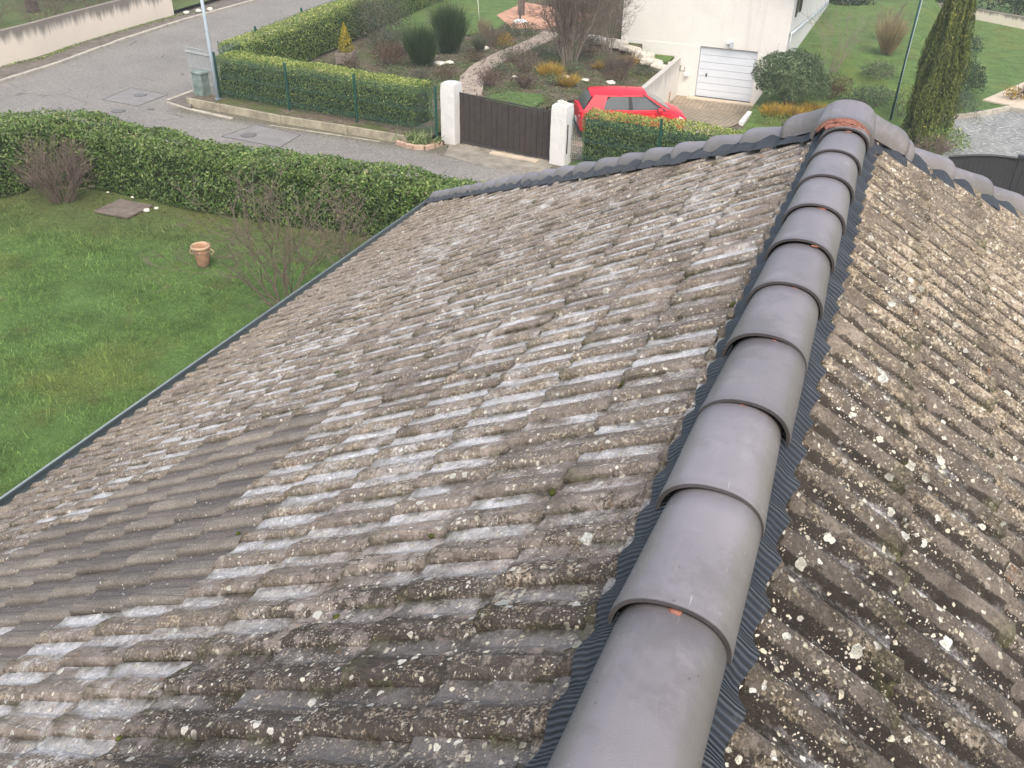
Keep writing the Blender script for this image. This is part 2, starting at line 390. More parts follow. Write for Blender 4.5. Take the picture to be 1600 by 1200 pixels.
def mat_ridge():
    m = NT('engobed_grey_tile', .48, .4)
    tc = m.n('TexCoord').outputs['Object']
    n1 = m.noise(2.6, 5, .6); st = m.noise(1.0, 5, .65, m.mapv((30, 2.2, 30), vec=tc)); n4 = m.noise(260, 2, .6)
    col = m.ramp(n1, [(.3, (.208, .194, .210)), (.7, (.276, .260, .279))])
    col = m.mix(m.math('MULTIPLY', m.ss(st, .56, .72), .30), col, (.30, .29, .27))
    dn = m.noise(7.0, 5, .7); col = m.mix(m.math('MULTIPLY', m.ss(dn, .56, .70), .45), col, (.33, .325, .325)); mm = m.noise(2.2, 6, .75); col = m.mix(m.math('MULTIPLY', m.ss(mm, .52, .66), .45), col, (.135, .128, .122))
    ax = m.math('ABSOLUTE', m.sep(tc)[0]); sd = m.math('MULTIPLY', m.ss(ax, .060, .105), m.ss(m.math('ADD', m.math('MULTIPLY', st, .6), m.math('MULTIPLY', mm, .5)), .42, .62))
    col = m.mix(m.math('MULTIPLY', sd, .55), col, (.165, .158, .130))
    lv = m.vor(85); lc = m.sepc(lv.outputs['Color']); lk = m.math('MULTIPLY', m.math('GREATER_THAN', lc[0], .90), m.ss(lv.outputs['Distance'], m.mr(lc[1], 0, 1, .12, .38), .05)); lk = m.math('MULTIPLY', lk, m.math('MULTIPLY_ADD', m.ss(ax, .05, .10), .7, .12))
    col = m.mix(m.math('MULTIPLY', lk, .8), col, (.46, .45, .41))
    # scuffs: short pale scratches
    w = m.noise(1.0, 2, .5, m.mapv((90, 9, 60), (0, 0, .5), tc)); w2 = m.noise(5, 2, .5)
    col = m.mix(m.math('MULTIPLY', m.math('MULTIPLY', m.ss(w, .69, .75), m.ss(w2, .54, .64)), .45), col, (.62, .62, .60))
    col = m.mix(m.math('MULTIPLY', m.attr('lip'), m.math('MULTIPLY_ADD', dn, .5, .6)), col, (.040, .036, .036))  # near end face coloured dark to stand in for the shadow line there
    col = m.mix(1.0, col, m.mix(m.rnd(), (.80, .80, .80), (1.04, 1.04, 1.05)), 'MULTIPLY')
    v = m.vor(70); c = m.sepc(v.outputs['Color']); k = m.math('MULTIPLY', m.math('GREATER_THAN', c[0], .965), m.ss(v.outputs['Distance'], .22, .14))
    col = m.mix(m.math('MULTIPLY', k, .7), col, (.07, .06, .055))
    m.col(col); m.rough(m.mr(n1, .3, .7, .44, .58)); m.bump(m.math('ADD', n4, m.math('MULTIPLY', mm, 1.2)), .35, .003)
    return m.m

def mat_flash():
    m = NT('ribbed_flashing', .5, .45)
    n1 = m.noise(5, 5, .6)
    col = m.ramp(n1, [(.3, (.034, .042, .055)), (.7, (.066, .078, .096))])
    rib = m.attr('rib')
    s = m.math('SINE', m.math('MULTIPLY', rib, 2*math.pi))
    col = m.mix(m.ss(s, -.2, -.9), col, (.012, .014, .018))
    col = m.mix(m.math('MULTIPLY', m.ss(m.noise(14, 6, .7), .60, .72), .3), col, (.20, .20, .20))
    m.col(col); m.bump(s, .9, .004); return m.m

def mat_render(name, c, dirt=.0, scale=60, bump=.6):
    m = NT(name, .92, .15)
    n1 = m.noise(1.1, 5, .6); n2 = m.noise(scale, 4, .65)
    col = m.ramp(n1, [(.3, tuple(v*.93 for v in c)), (.7, c)])
    if dirt:
        st = m.noise(1.0, 5, .65, m.mapv((2.6, 2.6, .22))); zz = m.attr('top')
        k = m.ss(m.math('ADD', m.math('MULTIPLY', zz, .75), m.math('MULTIPLY', st, .75)), .80, 1.08)
        col = m.mix(m.math('MULTIPLY', k, dirt), col, (.10, .095, .08))
        col = m.mix(m.math('MULTIPLY', m.ss(st, .60, .75), .35*dirt), col, tuple(v*.5 for v in c))
    if not dirt:                              # faint rain streaks and a grainy tone
        st = m.noise(1.0, 5, .65, m.mapv((3.2, 3.2, .3))); col = m.mix(m.math('MULTIPLY', m.ss(st, .52, .72), .22), col, tuple(v*.62 for v in c))
        col = m.mix(1.0, col, m.ramp(n2, [(.35, (.93, .93, .925)), (.65, (1.04, 1.04, 1.04))]), 'MULTIPLY')
    m.col(col); m.bump(n2, bump, .012); return m.m

def mat_asphalt():
    m = NT('worn_asphalt', .95, .2)
    n1 = m.noise(.35, 5, .6); n2 = m.noise(9, 6, .7); n3 = m.noise(16, 6, .85)
    col = m.ramp(n1, [(.3, (.195, .189, .176)), (.7, (.26, .251, .232))])
    col = m.mix(m.math('MULTIPLY', m.ss(n2, .52, .68), .3), col, (.095, .092, .09))
    col = m.mix(1.0, col, m.ramp(n3, [(.28, (.42, .42, .42)), (.5, (1, 1, 1)), (.72, (1.75, 1.72, 1.66))]), 'MULTIPLY')
    cr = m.vor(.55, feature='DISTANCE_TO_EDGE', vec=m.mapv((1, 1, 1))); nn = m.noise(.8, 3)
    col = m.mix(m.math('MULTIPLY', m.ss(cr.outputs['Distance'], .014, .003), m.math('MULTIPLY', m.ss(nn, .52, .60), .5)), col, (.06, .058, .055))
    # moss and wash-out towards the neighbours' plinth
    Y = m.sep()[1]; X = m.sep()[0]
    yy = m.math('ADD', Y, m.math('MULTIPLY', X, .012))
    k = m.math('MULTIPLY', m.ss(m.math('ADD', yy, m.math('MULTIPLY', n2, 1.6)), 22.15, 22.75), m.ss(X, -21.6, -20.6))
    k = m.math('MULTIPLY', k, m.ss(yy, 23.5, 23.0))
    col = m.mix(m.math('MULTIPLY', k, .7), col, m.ramp(n3, [(.35, (.06, .062, .03)), (.7, (.15, .135, .085))]))
    m.col(col); m.bump(n3, .7, .008); return m.m

def mat_grass(name, tint, blades=False, bare=False):
    m = NT(name, .8, .2)
    n1 = m.noise(.38, 5, .6); n2 = m.noise(1.6, 5, .65); n3 = m.noise(9, 5, .7); n4 = m.noise(60, 3, .7)
    g = tuple(np.array(tint))
    col = m.ramp(m.math('ADD', m.math('MULTIPLY', n2, .6), m.math('MULTIPLY', n3, .4)), [(.36, tuple(v*.62 for v in g)), (.5, g), (.64, tuple(v*1.35 for v in g))])
    col = m.mix(m.math('MULTIPLY', m.ss(n1, .52, .66), .40), col, (g[0]*1.75+.01, g[1]*1.12, g[2]*1.0))
    col = m.mix(m.math('MULTIPLY', m.ss(m.noise(.9, 5, .65, m.mapv((1, 1, 1), (0, 0, 1.2))), .56, .68), .40), col, (.13, .12, .05))
    if bare:                                  # thin, mossy turf towards the hedge corner
        X, Y, _ = m.sep()[0:3]; k = m.ss(m.math('ADD', m.math('ADD', Y, m.math('MULTIPLY', X, -.28)), m.math('MULTIPLY', n2, 2.6)), 18.0, 20.2)
        col = m.mix(m.math('MULTIPLY', k, .42), col, m.ramp(n3, [(.35, (.075, .068, .038)), (.5, (.125, .118, .058)), (.65, (.17, .175, .075))]))
    if blades:
        a = m.attr('rnd'); col = m.mix(1.0, col, m.ramp(a, [(0, (.42, .48, .42)), (.5, (1.0, 1.0, 1.0)), (.9, (1.35, 1.32, 1.2)), (1, (1.8, 1.65, 1.5))]), 'MULTIPLY')
    else:
        col = m.mix(1.0, col, m.ramp(n4, [(.3, (.45, .48, .42)), (.7, (1.5, 1.45, 1.35))]), 'MULTIPLY')
        m.bump(m.math('ADD', n4, n3), .9, .03)
    m.col(col); return m.m

def mat_leaf(name, stops, rough=.45, spec=.4, trans=.0):
    m = NT(name, rough, spec)
    a = m.attr('rnd'); col = m.ramp(a, stops)
    n = m.noise(1.3, 4, .6); col = m.mix(1.0, col, m.ramp(n, [(.3, (.78, .8, .8)), (.7, (1.2, 1.18, 1.1))]), 'MULTIPLY')
    m.col(col)
    tr = m.n('BsdfTranslucent'); m.l(m.mix(1.0, col, (1.15, 1.25, .8), 'MULTIPLY'), tr.inputs[0]); mx = m.n('MixShader'); mx.inputs[0].default_value = .28
    out = m.t.nodes['Material Output']; m.l(m.b.outputs[0], mx.inputs[1]); m.l(tr.outputs[0], mx.inputs[2]); m.l(mx.outputs[0], out.inputs[0])
    return m.m

def mat_soil():
    m = NT('garden_soil', .97, .1)
    n1 = m.noise(.7, 5, .65); n2 = m.noise(5, 6, .7); n3 = m.noise(45, 4, .7)
    col = m.ramp(n2, [(.3, (.085, .070, .053)), (.5, (.165, .138, .105)), (.7, (.26, .22, .175))])
    col = m.mix(m.math('MULTIPLY', m.ss(n1, .47, .56), .85), col, m.ramp(n3, [(.3, (.055, .080, .028)), (.7, (.14, .175, .065))]))
    v = m.vor(14); c = m.sepc(v.outputs['Color']); k = m.math('MULTIPLY', m.math('GREATER_THAN', c[0], .8), m.ss(v.outputs['Distance'], .35, .2))
    col = m.mix(k, col, m.ramp(c[1], [(0, (.30, .20, .11)), (.6, (.38, .33, .26)), (1, (.20, .13, .08))]))
    col = m.mix(1.0, col, m.ramp(n3, [(.3, (.6, .6, .6)), (.7, (1.35, 1.35, 1.35))]), 'MULTIPLY')
    m.col(col); m.bump(m.math('ADD', n3, n2), .9, .04); return m.m

def mat_pavers():
    m = NT('clay_pavers', .9, .2)
    br = m.n('TexBrick'); v = m.mapv((1, 1, 1), (0, 0, .62)); m.l(v, br.inputs['Vector'])
    br.inputs['Scale'].default_value = 1.0; br.inputs['Brick Width'].default_value = .24; br.inputs['Row Height'].default_value = .15
    br.inputs['Mortar Size'].default_value = .016; br.inputs['Mortar Smooth'].default_value = .3; br.inputs['Bias'].default_value = 0
    br.inputs['Color1'].default_value = (.42, .355, .275, 1); br.inputs['Color2'].default_value = (.33, .275, .215, 1); br.inputs['Mortar'].default_value = (.10, .095, .06, 1)
    n = m.noise(.9, 5, .6); col = m.mix(1.0, br.outputs['Color'], m.ramp(n, [(.3, (.75, .76, .74)), (.7, (1.18, 1.16, 1.12))]), 'MULTIPLY')
    k = m.ss(m.noise(2.2, 5, .7), .60, .72); col = m.mix(m.math('MULTIPLY', k, .5), col, (.09, .095, .05))
    m.col(col); m.bump(m.math('SUBTRACT', 1, br.outputs['Fac']), .6, .01); return m.m

def mat_court():
    m = NT('grey_courtyard', .9, .2)
    n1 = m.noise(1.4, 5, .6); n2 = m.noise(30, 4, .7)
    col = m.ramp(n1, [(.3, (.17, .18, .175)), (.7, (.27, .28, .27))])
    wp = m.mapv((2.2, 4.5, 3), (0, 0, .4)); n3 = m.noise(2.6, 5, .72, wp)
    col = m.mix(m.math('MULTIPLY', m.ss(n3, .545, .61), .85), col, (.62, .64, .62))
    col = m.mix(1.0, col, m.ramp(n2, [(.3, (.75, .75, .75)), (.7, (1.25, 1.25, 1.25))]), 'MULTIPLY')
    m.col(col); return m.m

M = dict(
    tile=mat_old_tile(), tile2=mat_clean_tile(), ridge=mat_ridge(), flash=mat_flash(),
    mortar=plain('orange_fixing_foam', (.215, .100, .076), .92, .1, .5, 60, bump=.6, bscale=120),
    zinc=plain('dark_gutter_metal', (.045, .060, .066), .45, .5, .2, 3), zincrim=plain('gutter_rim', (.26, .32, .33), .4, .5, .15, 5),
    wallhouse=mat_render('beige_render', (.62, .55, .45)),
    white=mat_render('white_roughcast', (.765, .757, .735), scale=24, bump=.5), plinth=mat_render('white_plinth', (.76, .76, .74), scale=30, bump=.5),
    pillar=mat_render('pillar_roughcast', (.72, .72, .71), scale=22, bump=1.0),
    cream=mat_render('stained_cream_render', (.88, .77, .65), dirt=.8, scale=40, bump=.4),
    retain=mat_render('retaining_wall_render', (.76, .74, .70), dirt=.35, scale=26, bump=.7),
    asphalt=mat_asphalt(), lawn=mat_grass('lawn_turf', (.098, .172, .052), bare=True), blade=mat_grass('grass_blades', (.140, .245, .072), True, bare=True),
    lawn2=mat_grass('far_lawn_turf', (.11, .19, .058)), blade2=mat_grass('far_grass_blades', (.125, .22, .062), True),
    soil=mat_soil(), pavers=mat_pavers(), court=mat_court(),
    kerb=plain('kerb_concrete', (.42, .39, .33), .9, .2, .25, 4, bump=.5), concrete=plain('plinth_concrete', (.36, .325, .25), .92, .2, .35, 3, bump=.5),
    slab=plain('brown_concrete_slab', (.17, .145, .125), .95, .15, .3, 4, bump=.6), apron=plain('gate_apron_concrete', (.27, .25, .21), .93, .2, .4, 2.2, bump=.6),
    patch=plain('road_patch_concrete', (.235, .23, .225), .93, .2, .15, 3, bump=.5, bscale=60), seam=plain('patch_seam', (.12, .118, .112), .9, .2),
    iron=plain('cast_iron', (.15, .148, .145), .7, .4, .3, 20), verge=plain('gravel_verge', (.16, .145, .125), .95, .15, .35, 3, bump=.8, bscale=40),
    moss=plain('moss', (.070, .085, .022), .95, .1, .45, 30), mossgrey=plain('grey_green_moss', (.19, .21, .15), .95, .1, .3, 60, bump=.8, bscale=200),
    postgreen=plain('green_fence_paint', (.012, .075, .055), .45, .4, .2, 5), wiregreen=plain('green_wire', (.03, .10, .085), .5, .4), wiregrey=plain('galvanised_wire', (.42, .45, .46), .45, .5),
    pole=plain('galvanised_pole', (.42, .50, .57), .4, .5, .12, 2), box=plain('grey_green_cabinet', (.19, .25, .235), .7, .3, .4, 5), boxlight=plain('pale_cabinet_side', (.55, .60, .60), .7, .3, .35, 6),
    gate=plain('dark_brown_gate', (.048, .040, .037), .6, .35, .25, 6), gatedark=plain('anthracite_gate', (.035, .036, .040), .5, .4, .15, 3),
    terracotta=plain('terracotta', (.37, .215, .135), .85, .25, .3, 9, bump=.3), terrarim=plain('pale_terracotta_rim', (.50, .355, .235), .8, .3, .2, 9),
    red=plain('red_car_paint', (.66, .020, .038), .28, .5, .02, 2), glass=plain('car_glass', (.060, .072, .078), .10, .6, .15, 2), black=plain('black_plastic', (.018, .018, .02), .5, .4), tyre=plain('tyre_rubber', (.02, .02, .02), .85, .2),
    alloy=plain('alloy_rim', (.45, .46, .48), .35, .6, .05, 2, metal=.6), lamp=plain('clear_headlight', (.62, .64, .66), .15, .7), taillamp=plain('red_tail_lamp', (.45, .01, .015), .2, .6), whiteplastic=plain('white_plastic', (.78, .79, .79), .4, .4, .03),
    garage=plain('white_garage_panel', (.66, .715, .79), .38, .45, .03, 2), darkmetal=plain('dark_metal', (.06, .06, .065), .5, .5), shutter=plain('dark_brown_shutter', (.07, .05, .045), .6, .3),
    pipe=plain('pale_drainpipe', (.52, .58, .64), .4, .4, .08), wood=plain('grey_planter_wood', (.22, .19, .165), .85, .2, .3, 12), woodpost=plain('grey_brown_post', (.15, .125, .105), .85, .2, .25, 8),
    brick=plain('pink_edging_brick', (.50, .36, .28), .9, .2, .2, 10, bump=.5), patio=plain('terracotta_patio', (.50, .29, .20), .9, .2, .22, 2.2, bump=.4), pathst=plain('pale_path_stone', (.33, .28, .235), .92, .2, .25, 5, bump=.5),
    stone=plain('pale_rockery_stone', (.58, .55, .49), .93, .2, .25, 6, bump=.7, bscale=30), slabR=plain('cream_patio_slab', (.56, .48, .38), .9, .2, .12, 3, bump=.3), palestone=plain('white_stone', (.66, .65, .56), .9, .2, .15, 12),
    twig=plain('grey_brown_twig', (.165, .135, .108), .9, .2, .3, 30), twigred=plain('reddish_brown_twig', (.170, .132, .110), .9, .2, .3, 30), twigpale=plain('pale_lichen_twig', (.27, .235, .19), .9, .2, .3, 30), bark=plain('dark_bark', (.075, .062, .055), .95, .1, .35, 12, bump=.8, bscale=30),
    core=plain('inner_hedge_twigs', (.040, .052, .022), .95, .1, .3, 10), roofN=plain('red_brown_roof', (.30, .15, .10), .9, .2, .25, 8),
    laurel=mat_leaf('laurel_leaf', [(0, (.036, .080, .024)), (.35, (.090, .168, .044)), (.7, (.17, .262, .070)), (.95, (.31, .38, .13)), (1, (.30, .27, .17))], .36, .5),
    privet=mat_leaf('clipped_hedge_leaf', [(0, (.058, .122, .034)), (.4, (.125, .215, .055)), (.7, (.25, .34, .09)), (1, (.52, .53, .18))], .42, .45),
    broom=mat_leaf('broom_green', [(0, (.018, .045, .018)), (.6, (.045, .092, .034)), (1, (.10, .15, .06))], .6, .3),
    greyleaf=mat_leaf('grey_green_leaf', [(0, (.05, .07, .045)), (.6, (.11, .135, .09)), (1, (.24, .25, .19))], .6, .3),
    darkleaf=mat_leaf('dark_evergreen_leaf', [(0, (.014, .036, .014)), (.6, (.036, .078, .030)), (.92, (.08, .13, .05)), (1, (.4, .42, .34))], .45, .4),
    roundleaf=mat_leaf('round_bush_leaf', [(0, (.055, .098, .050)), (.6, (.125, .185, .095)), (1, (.27, .32, .20))], .5, .35),
    golden=mat_leaf('golden_conifer_spray', [(0, (.040, .066, .018)), (.5, (.092, .128, .032)), (.85, (.175, .20, .05)), (1, (.32, .31, .08))], .65, .25),
    yellow=mat_leaf('yellow_conifer_spray', [(0, (.16, .15, .015)), (.6, (.36, .30, .03)), (1, (.55, .45, .06))], .6, .3),
    yellowstem=mat_leaf('yellow_ground_cover', [(0, (.18, .12, .02)), (.5, (.42, .27, .045)), (1, (.62, .45, .12))], .7, .2),
    blueleaf=mat_leaf('blue_green_juniper', [(0, (.04, .07, .05)), (.6, (.09, .13, .10)), (1, (.18, .22, .18))], .6, .3),
    brownleaf=mat_leaf('brown_dry_leaf', [(0, (.055, .035, .022)), (.6, (.12, .078, .05)), (1, (.22, .15, .10))], .8, .2),
    redleaf=mat_leaf('dark_red_leaf', [(0, (.06, .018, .018)), (.6, (.12, .045, .04)), (1, (.2, .10, .07))], .7, .2),
    palegrass=mat_leaf('pale_dry_grass', [(0, (.18, .14, .08)), (.6, (.34, .28, .17)), (1, (.55, .47, .33))], .8, .2),
    strap=mat_leaf('strap_leaf', [(0, (.08, .14, .05)), (.6, (.20, .27, .11)), (1, (.42, .46, .27))], .5, .35),
)

# ================================================================== OUR HOUSE AND ITS ROOF
ZR, TH, TH2, HALF, DAP, HL, HR, UN = 6.6955, .51493, .55678, 5.30, 5.253, .9534, 1.0174, .40
Y0R, TILEW, ROLLH, TILT = 1.2672, .312, .021, .023
YB = -2.6                                         # back end of the roof, behind the viewer
house = thing('house', 'house whose lichen covered hipped tile roof with new grey ridge fills the view', 'house', (0, 0, 0))
V3 = lambda *a: np.array(a, float)
def frame(kind):
    o = V3(0, 0, ZR-.12)
    if kind == 'L': S = V3(-math.cos(TH), 0, -math.sin(TH)); U = V3(0, 1, 0)
    elif kind == 'R': S = V3(math.cos(TH2), 0, -math.sin(TH2)); U = V3(0, -1, 0)
    else:
        al = math.atan(math.tan(TH)/HL); S = V3(0, math.cos(al), -math.sin(al)); U = V3(1, 0, 0); o = V3(0, DAP, ZR-.12)
    return o, U, S, np.cross(U, S)
def rollh(t):
    t = np.mod(t, 1.0); x = np.clip(t/.66, 0, 1)
    return ROLLH*np.sin(np.pi*x**.62)**.95
TT = np.array([0, .02, .06, .13, .22, .34, .46, .56, .66, .80, .965])
UU = np.concatenate([TT, TT+1, [2.0]])*TILEW/2
PANU = np.concatenate([sm(.42, .66, TT)]*2+[[1.0]])
GRV = np.concatenate([[1, .6, .1, 0, 0, 0, 0, 0, 0, 0, .9]]*2+[[1.0]])  # weight of the dark joint line: dirt and painted shade beside the roll
def tile_mesh(name, mat, seed, hs=1.0):
    r = np.random.default_rng(seed)
    ss_ = np.array([-.14, .3, .7, .96, 1.0]); nu, ns = len(UU), len(ss_)
    hh = rollh(UU/(TILEW/2))*hs; hh[-1] = 0.0
    wob = .0022*r.normal(size=(ns, nu)); wob[:, -1] = wob[:, 0]
    V = []; pan = []; edge = []; grv = []
    for j, s in enumerate(ss_):
        rag = .006*r.normal(size=nu)*(j == ns-1)
        n = hh+TILT*max(s, -.1)+wob[j]-(.004 if j == ns-1 else 0)
        V.append(np.stack([UU, s+rag/.38, n], 1)); pan.append(PANU*(.25+.75*sm(-.1, .35, s))); edge.append(np.full(nu, 1.0 if j == ns-1 else (.55 if j == ns-2 else 0))+(.6 if j == 1 and r.uniform() < .5 else 0)*0)
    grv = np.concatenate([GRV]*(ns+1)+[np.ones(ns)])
    lip = V[-1].copy(); lip[:, 2] = np.maximum(hh*.55-.004, -.002)+.004; lip[:, 1] -= .012; V.append(lip); pan.append(PANU*0); edge.append(np.full(nu, .8))
    sd = np.array([[0, s, TILT*max(s, -.1)-.016] for s in ss_]); n0 = nu*(ns+1); V.append(sd)
    V = np.vstack(V); pan = np.concatenate(pan+[np.zeros(ns)]); edge = np.concatenate(edge+[np.full(ns, .3)])
    F = [(j*nu+i, j*nu+i+1, (j+1)*nu+i+1, (j+1)*nu+i) for j in range(ns) for i in range(nu-1)]
    F += [((j+1)*nu, n0+j+1, n0+j, j*nu) for j in range(ns-1)]
    return V, F, pan, edge, grv
def mk_tile(V, F, pan, edge, grv, mat):
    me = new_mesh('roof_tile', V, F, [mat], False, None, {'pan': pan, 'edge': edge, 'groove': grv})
    return me
def in_poly(p, poly):
    x, y = p; c = False; n = len(poly)
    for i in range(n):
        x1, y1 = poly[i]; x2, y2 = poly[i-1]
        if (y1 > y) != (y2 > y) and x < (x2-x1)*(y-y1)/(y2-y1)+x1: c = not c
    return c
CLEAN = [(2.24, 4.46), (2.48, 4.07), (3.03, 4.09), (3.16, 3.49), (3.17, 2.67), (2.8, 2.4), (2.43, 2.26), (1.82, 2.0), (1.59, 2.14), (1.52, 2.88), (1.5, 3.6), (1.9, 4.4)]
ROWS_L = [v*UN for v in (.47, 1.27, 2.13, 3.02, 4.02, 5.05, 6.04, 7.03, 8.03, 8.99, 9.95, 10.95, 11.9, 12.9, 13.9, 14.72)]
ROWS_R = [v*UN for v in (.48, 1.43, 2.39, 3.36, 4.33, 5.30, 6.27, 7.24, 8.2, 9.2, 10.2, 11.2, 12.2, 13.2, 14.2, 15.2)]
cam_inv = SC.camera.matrix_world.inverted()
def view_share(p):
    q = cam_inv @ Vector(p); d = -q.z
    if d < .2: return 0
    x = 800+F_PX*q.x/d; y = 600-F_PX*q.y/d
    if not (-60 < x < 1660 and -60 < y < 1260): return 0
    return 1.0/d**2
slopes = {}
for kind in 'LRF':
    o, U, S, N = frame(kind); pts = {'L': [(0, YB), (-HALF, YB), (-HALF, DAP+HL*HALF), (0, DAP)], 'R': [(0, YB), (HALF, YB), (HALF, DAP+HR*HALF), (0, DAP)],
                                     'F': [(0, DAP), (-HALF, DAP+HL*HALF), (HALF, DAP+HR*HALF)]}[kind]
    V = []
    for x, y in pts:
        p = V3(x, y, 0); z = o[2]-((p-o)[0]*N[0]+(p-o)[1]*N[1])/N[2]; V.append(V3(x, y, z)-N*.025)
    slopes[kind] = link('roof_slope', new_mesh('roof_slope', V, [tuple(range(len(V)))], [M['bark']]), house)
variants = [tile_mesh('t', None, s) for s in range(5)]+[tile_mesh('t', None, s+20, 2.15) for s in range(5)]
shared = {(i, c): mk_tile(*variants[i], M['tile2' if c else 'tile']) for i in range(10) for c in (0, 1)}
cand = []
for kind, rows in (('L', ROWS_L), ('R', ROWS_R), ('F', ROWS_L)):
    o, U, S, N = frame(kind)
    for k, se in enumerate(rows):
        s0 = rows[k-1] if k else -.02
        rngu = {'L': (YB, DAP+HL*HALF), 'R': (-(DAP+HR*HALF), -YB), 'F': (-HALF, HALF)}[kind]
        off = {'L': .075, 'R': .02, 'F': .0}[kind]
        nn_ = int((rngu[1]-rngu[0])/TILEW)+1; base = math.floor(rngu[0]/TILEW)*TILEW+off
        for i in range(nn_+1):
            u0 = base+i*TILEW; c = o+U*(u0+TILEW/2)+S*(s0+se)/2
            corners = [o+U*(u0+a*TILEW)+S*(s0+b*(se-s0)) for a in (0, 1) for b in (-.14, 1)]
            if kind == 'L': g = [p[1]+HL*p[0]-DAP for p in corners]
            elif kind == 'R': g = [p[1]-HR*p[0]-DAP for p in corners]
            else: g = [max(DAP+HL*-p[0]-p[1] if p[0] < 0 else DAP+HR*p[0]-p[1], -1e3) for p in corners]
            if min(g) > -.03: continue
            if c[1] < YB: continue
            if kind == 'R' and se > HALF/math.cos(TH2)+.1: continue
            clean = kind == 'L' and in_poly((c[1]+random.gauss(0, .09), (s0+se)/2+random.gauss(0, .12)), CLEAN)
            cand.append([view_share(c), kind, u0, s0, se, max(g) > -.03, clean])
cand.sort(key=lambda t: -t[0])
rest = {k: ([], [], [], [], [], 0) for k in 'LRF'}; REST = {k: dict(V=[], F=[], p=[], e=[], g=[], m=[], n=0) for k in 'LRF'}
count = 0
for share, kind, u0, s0, se, cutit, clean in cand:
    o, U, S, N = frame(kind); vi = random.randrange(5)+(5 if kind == 'R' else 0)
    jit = (random.gauss(0, .0025), random.gauss(0, .003), random.gauss(0, .0015), random.gauss(0, .006))
    V, F, pan, edge, grv = variants[vi]
    rz = np.array([[math.cos(jit[3]), -math.sin(jit[3])], [math.sin(jit[3]), math.cos(jit[3])]])
    Mx = np.eye(4); Mx[:3, 0] = U; Mx[:3, 1] = S; Mx[:3, 2] = N
    Mx[:3, 3] = o+U*(u0+jit[0])+S*(s0+jit[1])+N*jit[2]
    Rz = np.eye(4); Rz[:2, :2] = rz; Sc = np.diag([1, se-s0, 1, 1]); A = Mx @ Rz @ Sc
    me = None; W4 = None
    if cutit:
        W4 = V @ A[:3, :3].T+A[:3, 3]
        bm = bmesh.new(); la = bm.verts.layers.float.new('pan'); lb = bm.verts.layers.float.new('edge'); lg = bm.verts.layers.float.new('grv')
        vs = [bm.verts.new(v) for v in W4]
        for v, a, b, c_ in zip(vs, pan, edge, grv): v[la] = a; v[lb] = b; v[lg] = c_
        for f in F: bm.faces.new([vs[i] for i in f])
        for co, no in ({'L': [((0, DAP-.03, 0), (HL, 1, 0))], 'R': [((0, DAP-.03, 0), (-HR, 1, 0))], 'F': [((0, DAP+.03, 0), (-HL, -1, 0)), ((0, DAP+.03, 0), (HR, -1, 0))]}[kind]):
            bmesh.ops.bisect_plane(bm, geom=bm.verts[:]+bm.edges[:]+bm.faces[:], plane_co=co, plane_no=no, clear_outer=True)
        if not bm.faces: bm.free(); continue
        bm.verts.index_update(); W4 = np.array([v.co[:] for v in bm.verts]); F = [tuple(v.index for v in f.verts) for f in bm.faces]
        pan = np.array([v[la] for v in bm.verts]); edge = np.array([v[lb] for v in bm.verts]); grv = np.array([v[lg] for v in bm.verts]); bm.free()
    if share > 0 and count < 300 and kind != 'F':
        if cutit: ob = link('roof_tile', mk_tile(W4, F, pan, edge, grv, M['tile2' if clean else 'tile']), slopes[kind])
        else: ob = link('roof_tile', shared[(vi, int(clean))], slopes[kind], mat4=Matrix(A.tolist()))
        count += 1
    else:
        if W4 is None: W4 = V @ A[:3, :3].T+A[:3, 3]
        r = REST[kind]; r['V'].append(W4); r['F'] += [tuple(i+r['n'] for i in f) for f in F]; r['p'].append(pan); r['e'].append(edge); r['g'].append(grv); r['m'] += [int(clean)]*len(F); r['n'] += len(W4)
for k, r in REST.items():
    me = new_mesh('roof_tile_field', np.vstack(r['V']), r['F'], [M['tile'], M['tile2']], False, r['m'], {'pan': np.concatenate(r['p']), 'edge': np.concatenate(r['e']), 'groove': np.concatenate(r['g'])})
    tag(link('roof_tile_field', me, slopes[k]), kind='stuff')

# --- ridge and hip caps
def cap_mesh(L=.47, w0=.130, w1=.115, h0=.112, h1=.098, dz1=-.0185, n=22):
    ys = [0, .004, .018, .034, .046, .075, .2, .33, L]; lipv = [0, .0008, .0012, .0012, .0008, 0, 0, 0, 0]
    ph = np.linspace(-1.0, 1.0, n+1)*np.pi/2; V = []; lip = []
    prof = np.stack([np.sign(ph)*np.abs(np.sin(ph))**.92, np.cos(ph)**.85], 1)
    for y, e in zip(ys, lipv):
        t = y/L; w = w0+(w1-w0)*t+e; h = h0+(h1-h0)*t; z = dz1*t+e
        V.append(np.stack([prof[:, 0]*w, np.full(n+1, y), z-h+prof[:, 1]*h], 1)); lip.append(np.full(n+1, 1.0 if y < .002 else (.16 if y < .02 else 0)))
    for y in (L, 0.0):                                   # inner face, back to the near edge
        t = y/L; w = w0+(w1-w0)*t-.009; h = h0+(h1-h0)*t-.008; z = dz1*t
        V.append(np.stack([prof[:, 0]*w, np.full(n+1, y), z-.009-h+prof[:, 1]*h], 1)); lip.append(np.full(n+1, 1.0 if y < .01 else 0))
    V.append(V[-1].copy()); lip.append(np.ones(n+1)); V.append(V[0].copy()); lip.append(np.ones(n+1))      # front face has its own vertices: a crisp edge
    m = n+1; k = len(V); F = [(j*m+i, (j+1)*m+i, (j+1)*m+i+1, j*m+i+1) for j in range(k-1) if j != k-3 for i in range(n)]
    for j in range(k-1): F.append((j*m, (j+1)*m, (j+1)*m, j*m)[:3]) if False else None
    return new_mesh('ridge_tile', np.vstack(V), F, [M['ridge']], True, None, {'lip': np.concatenate(lip)})
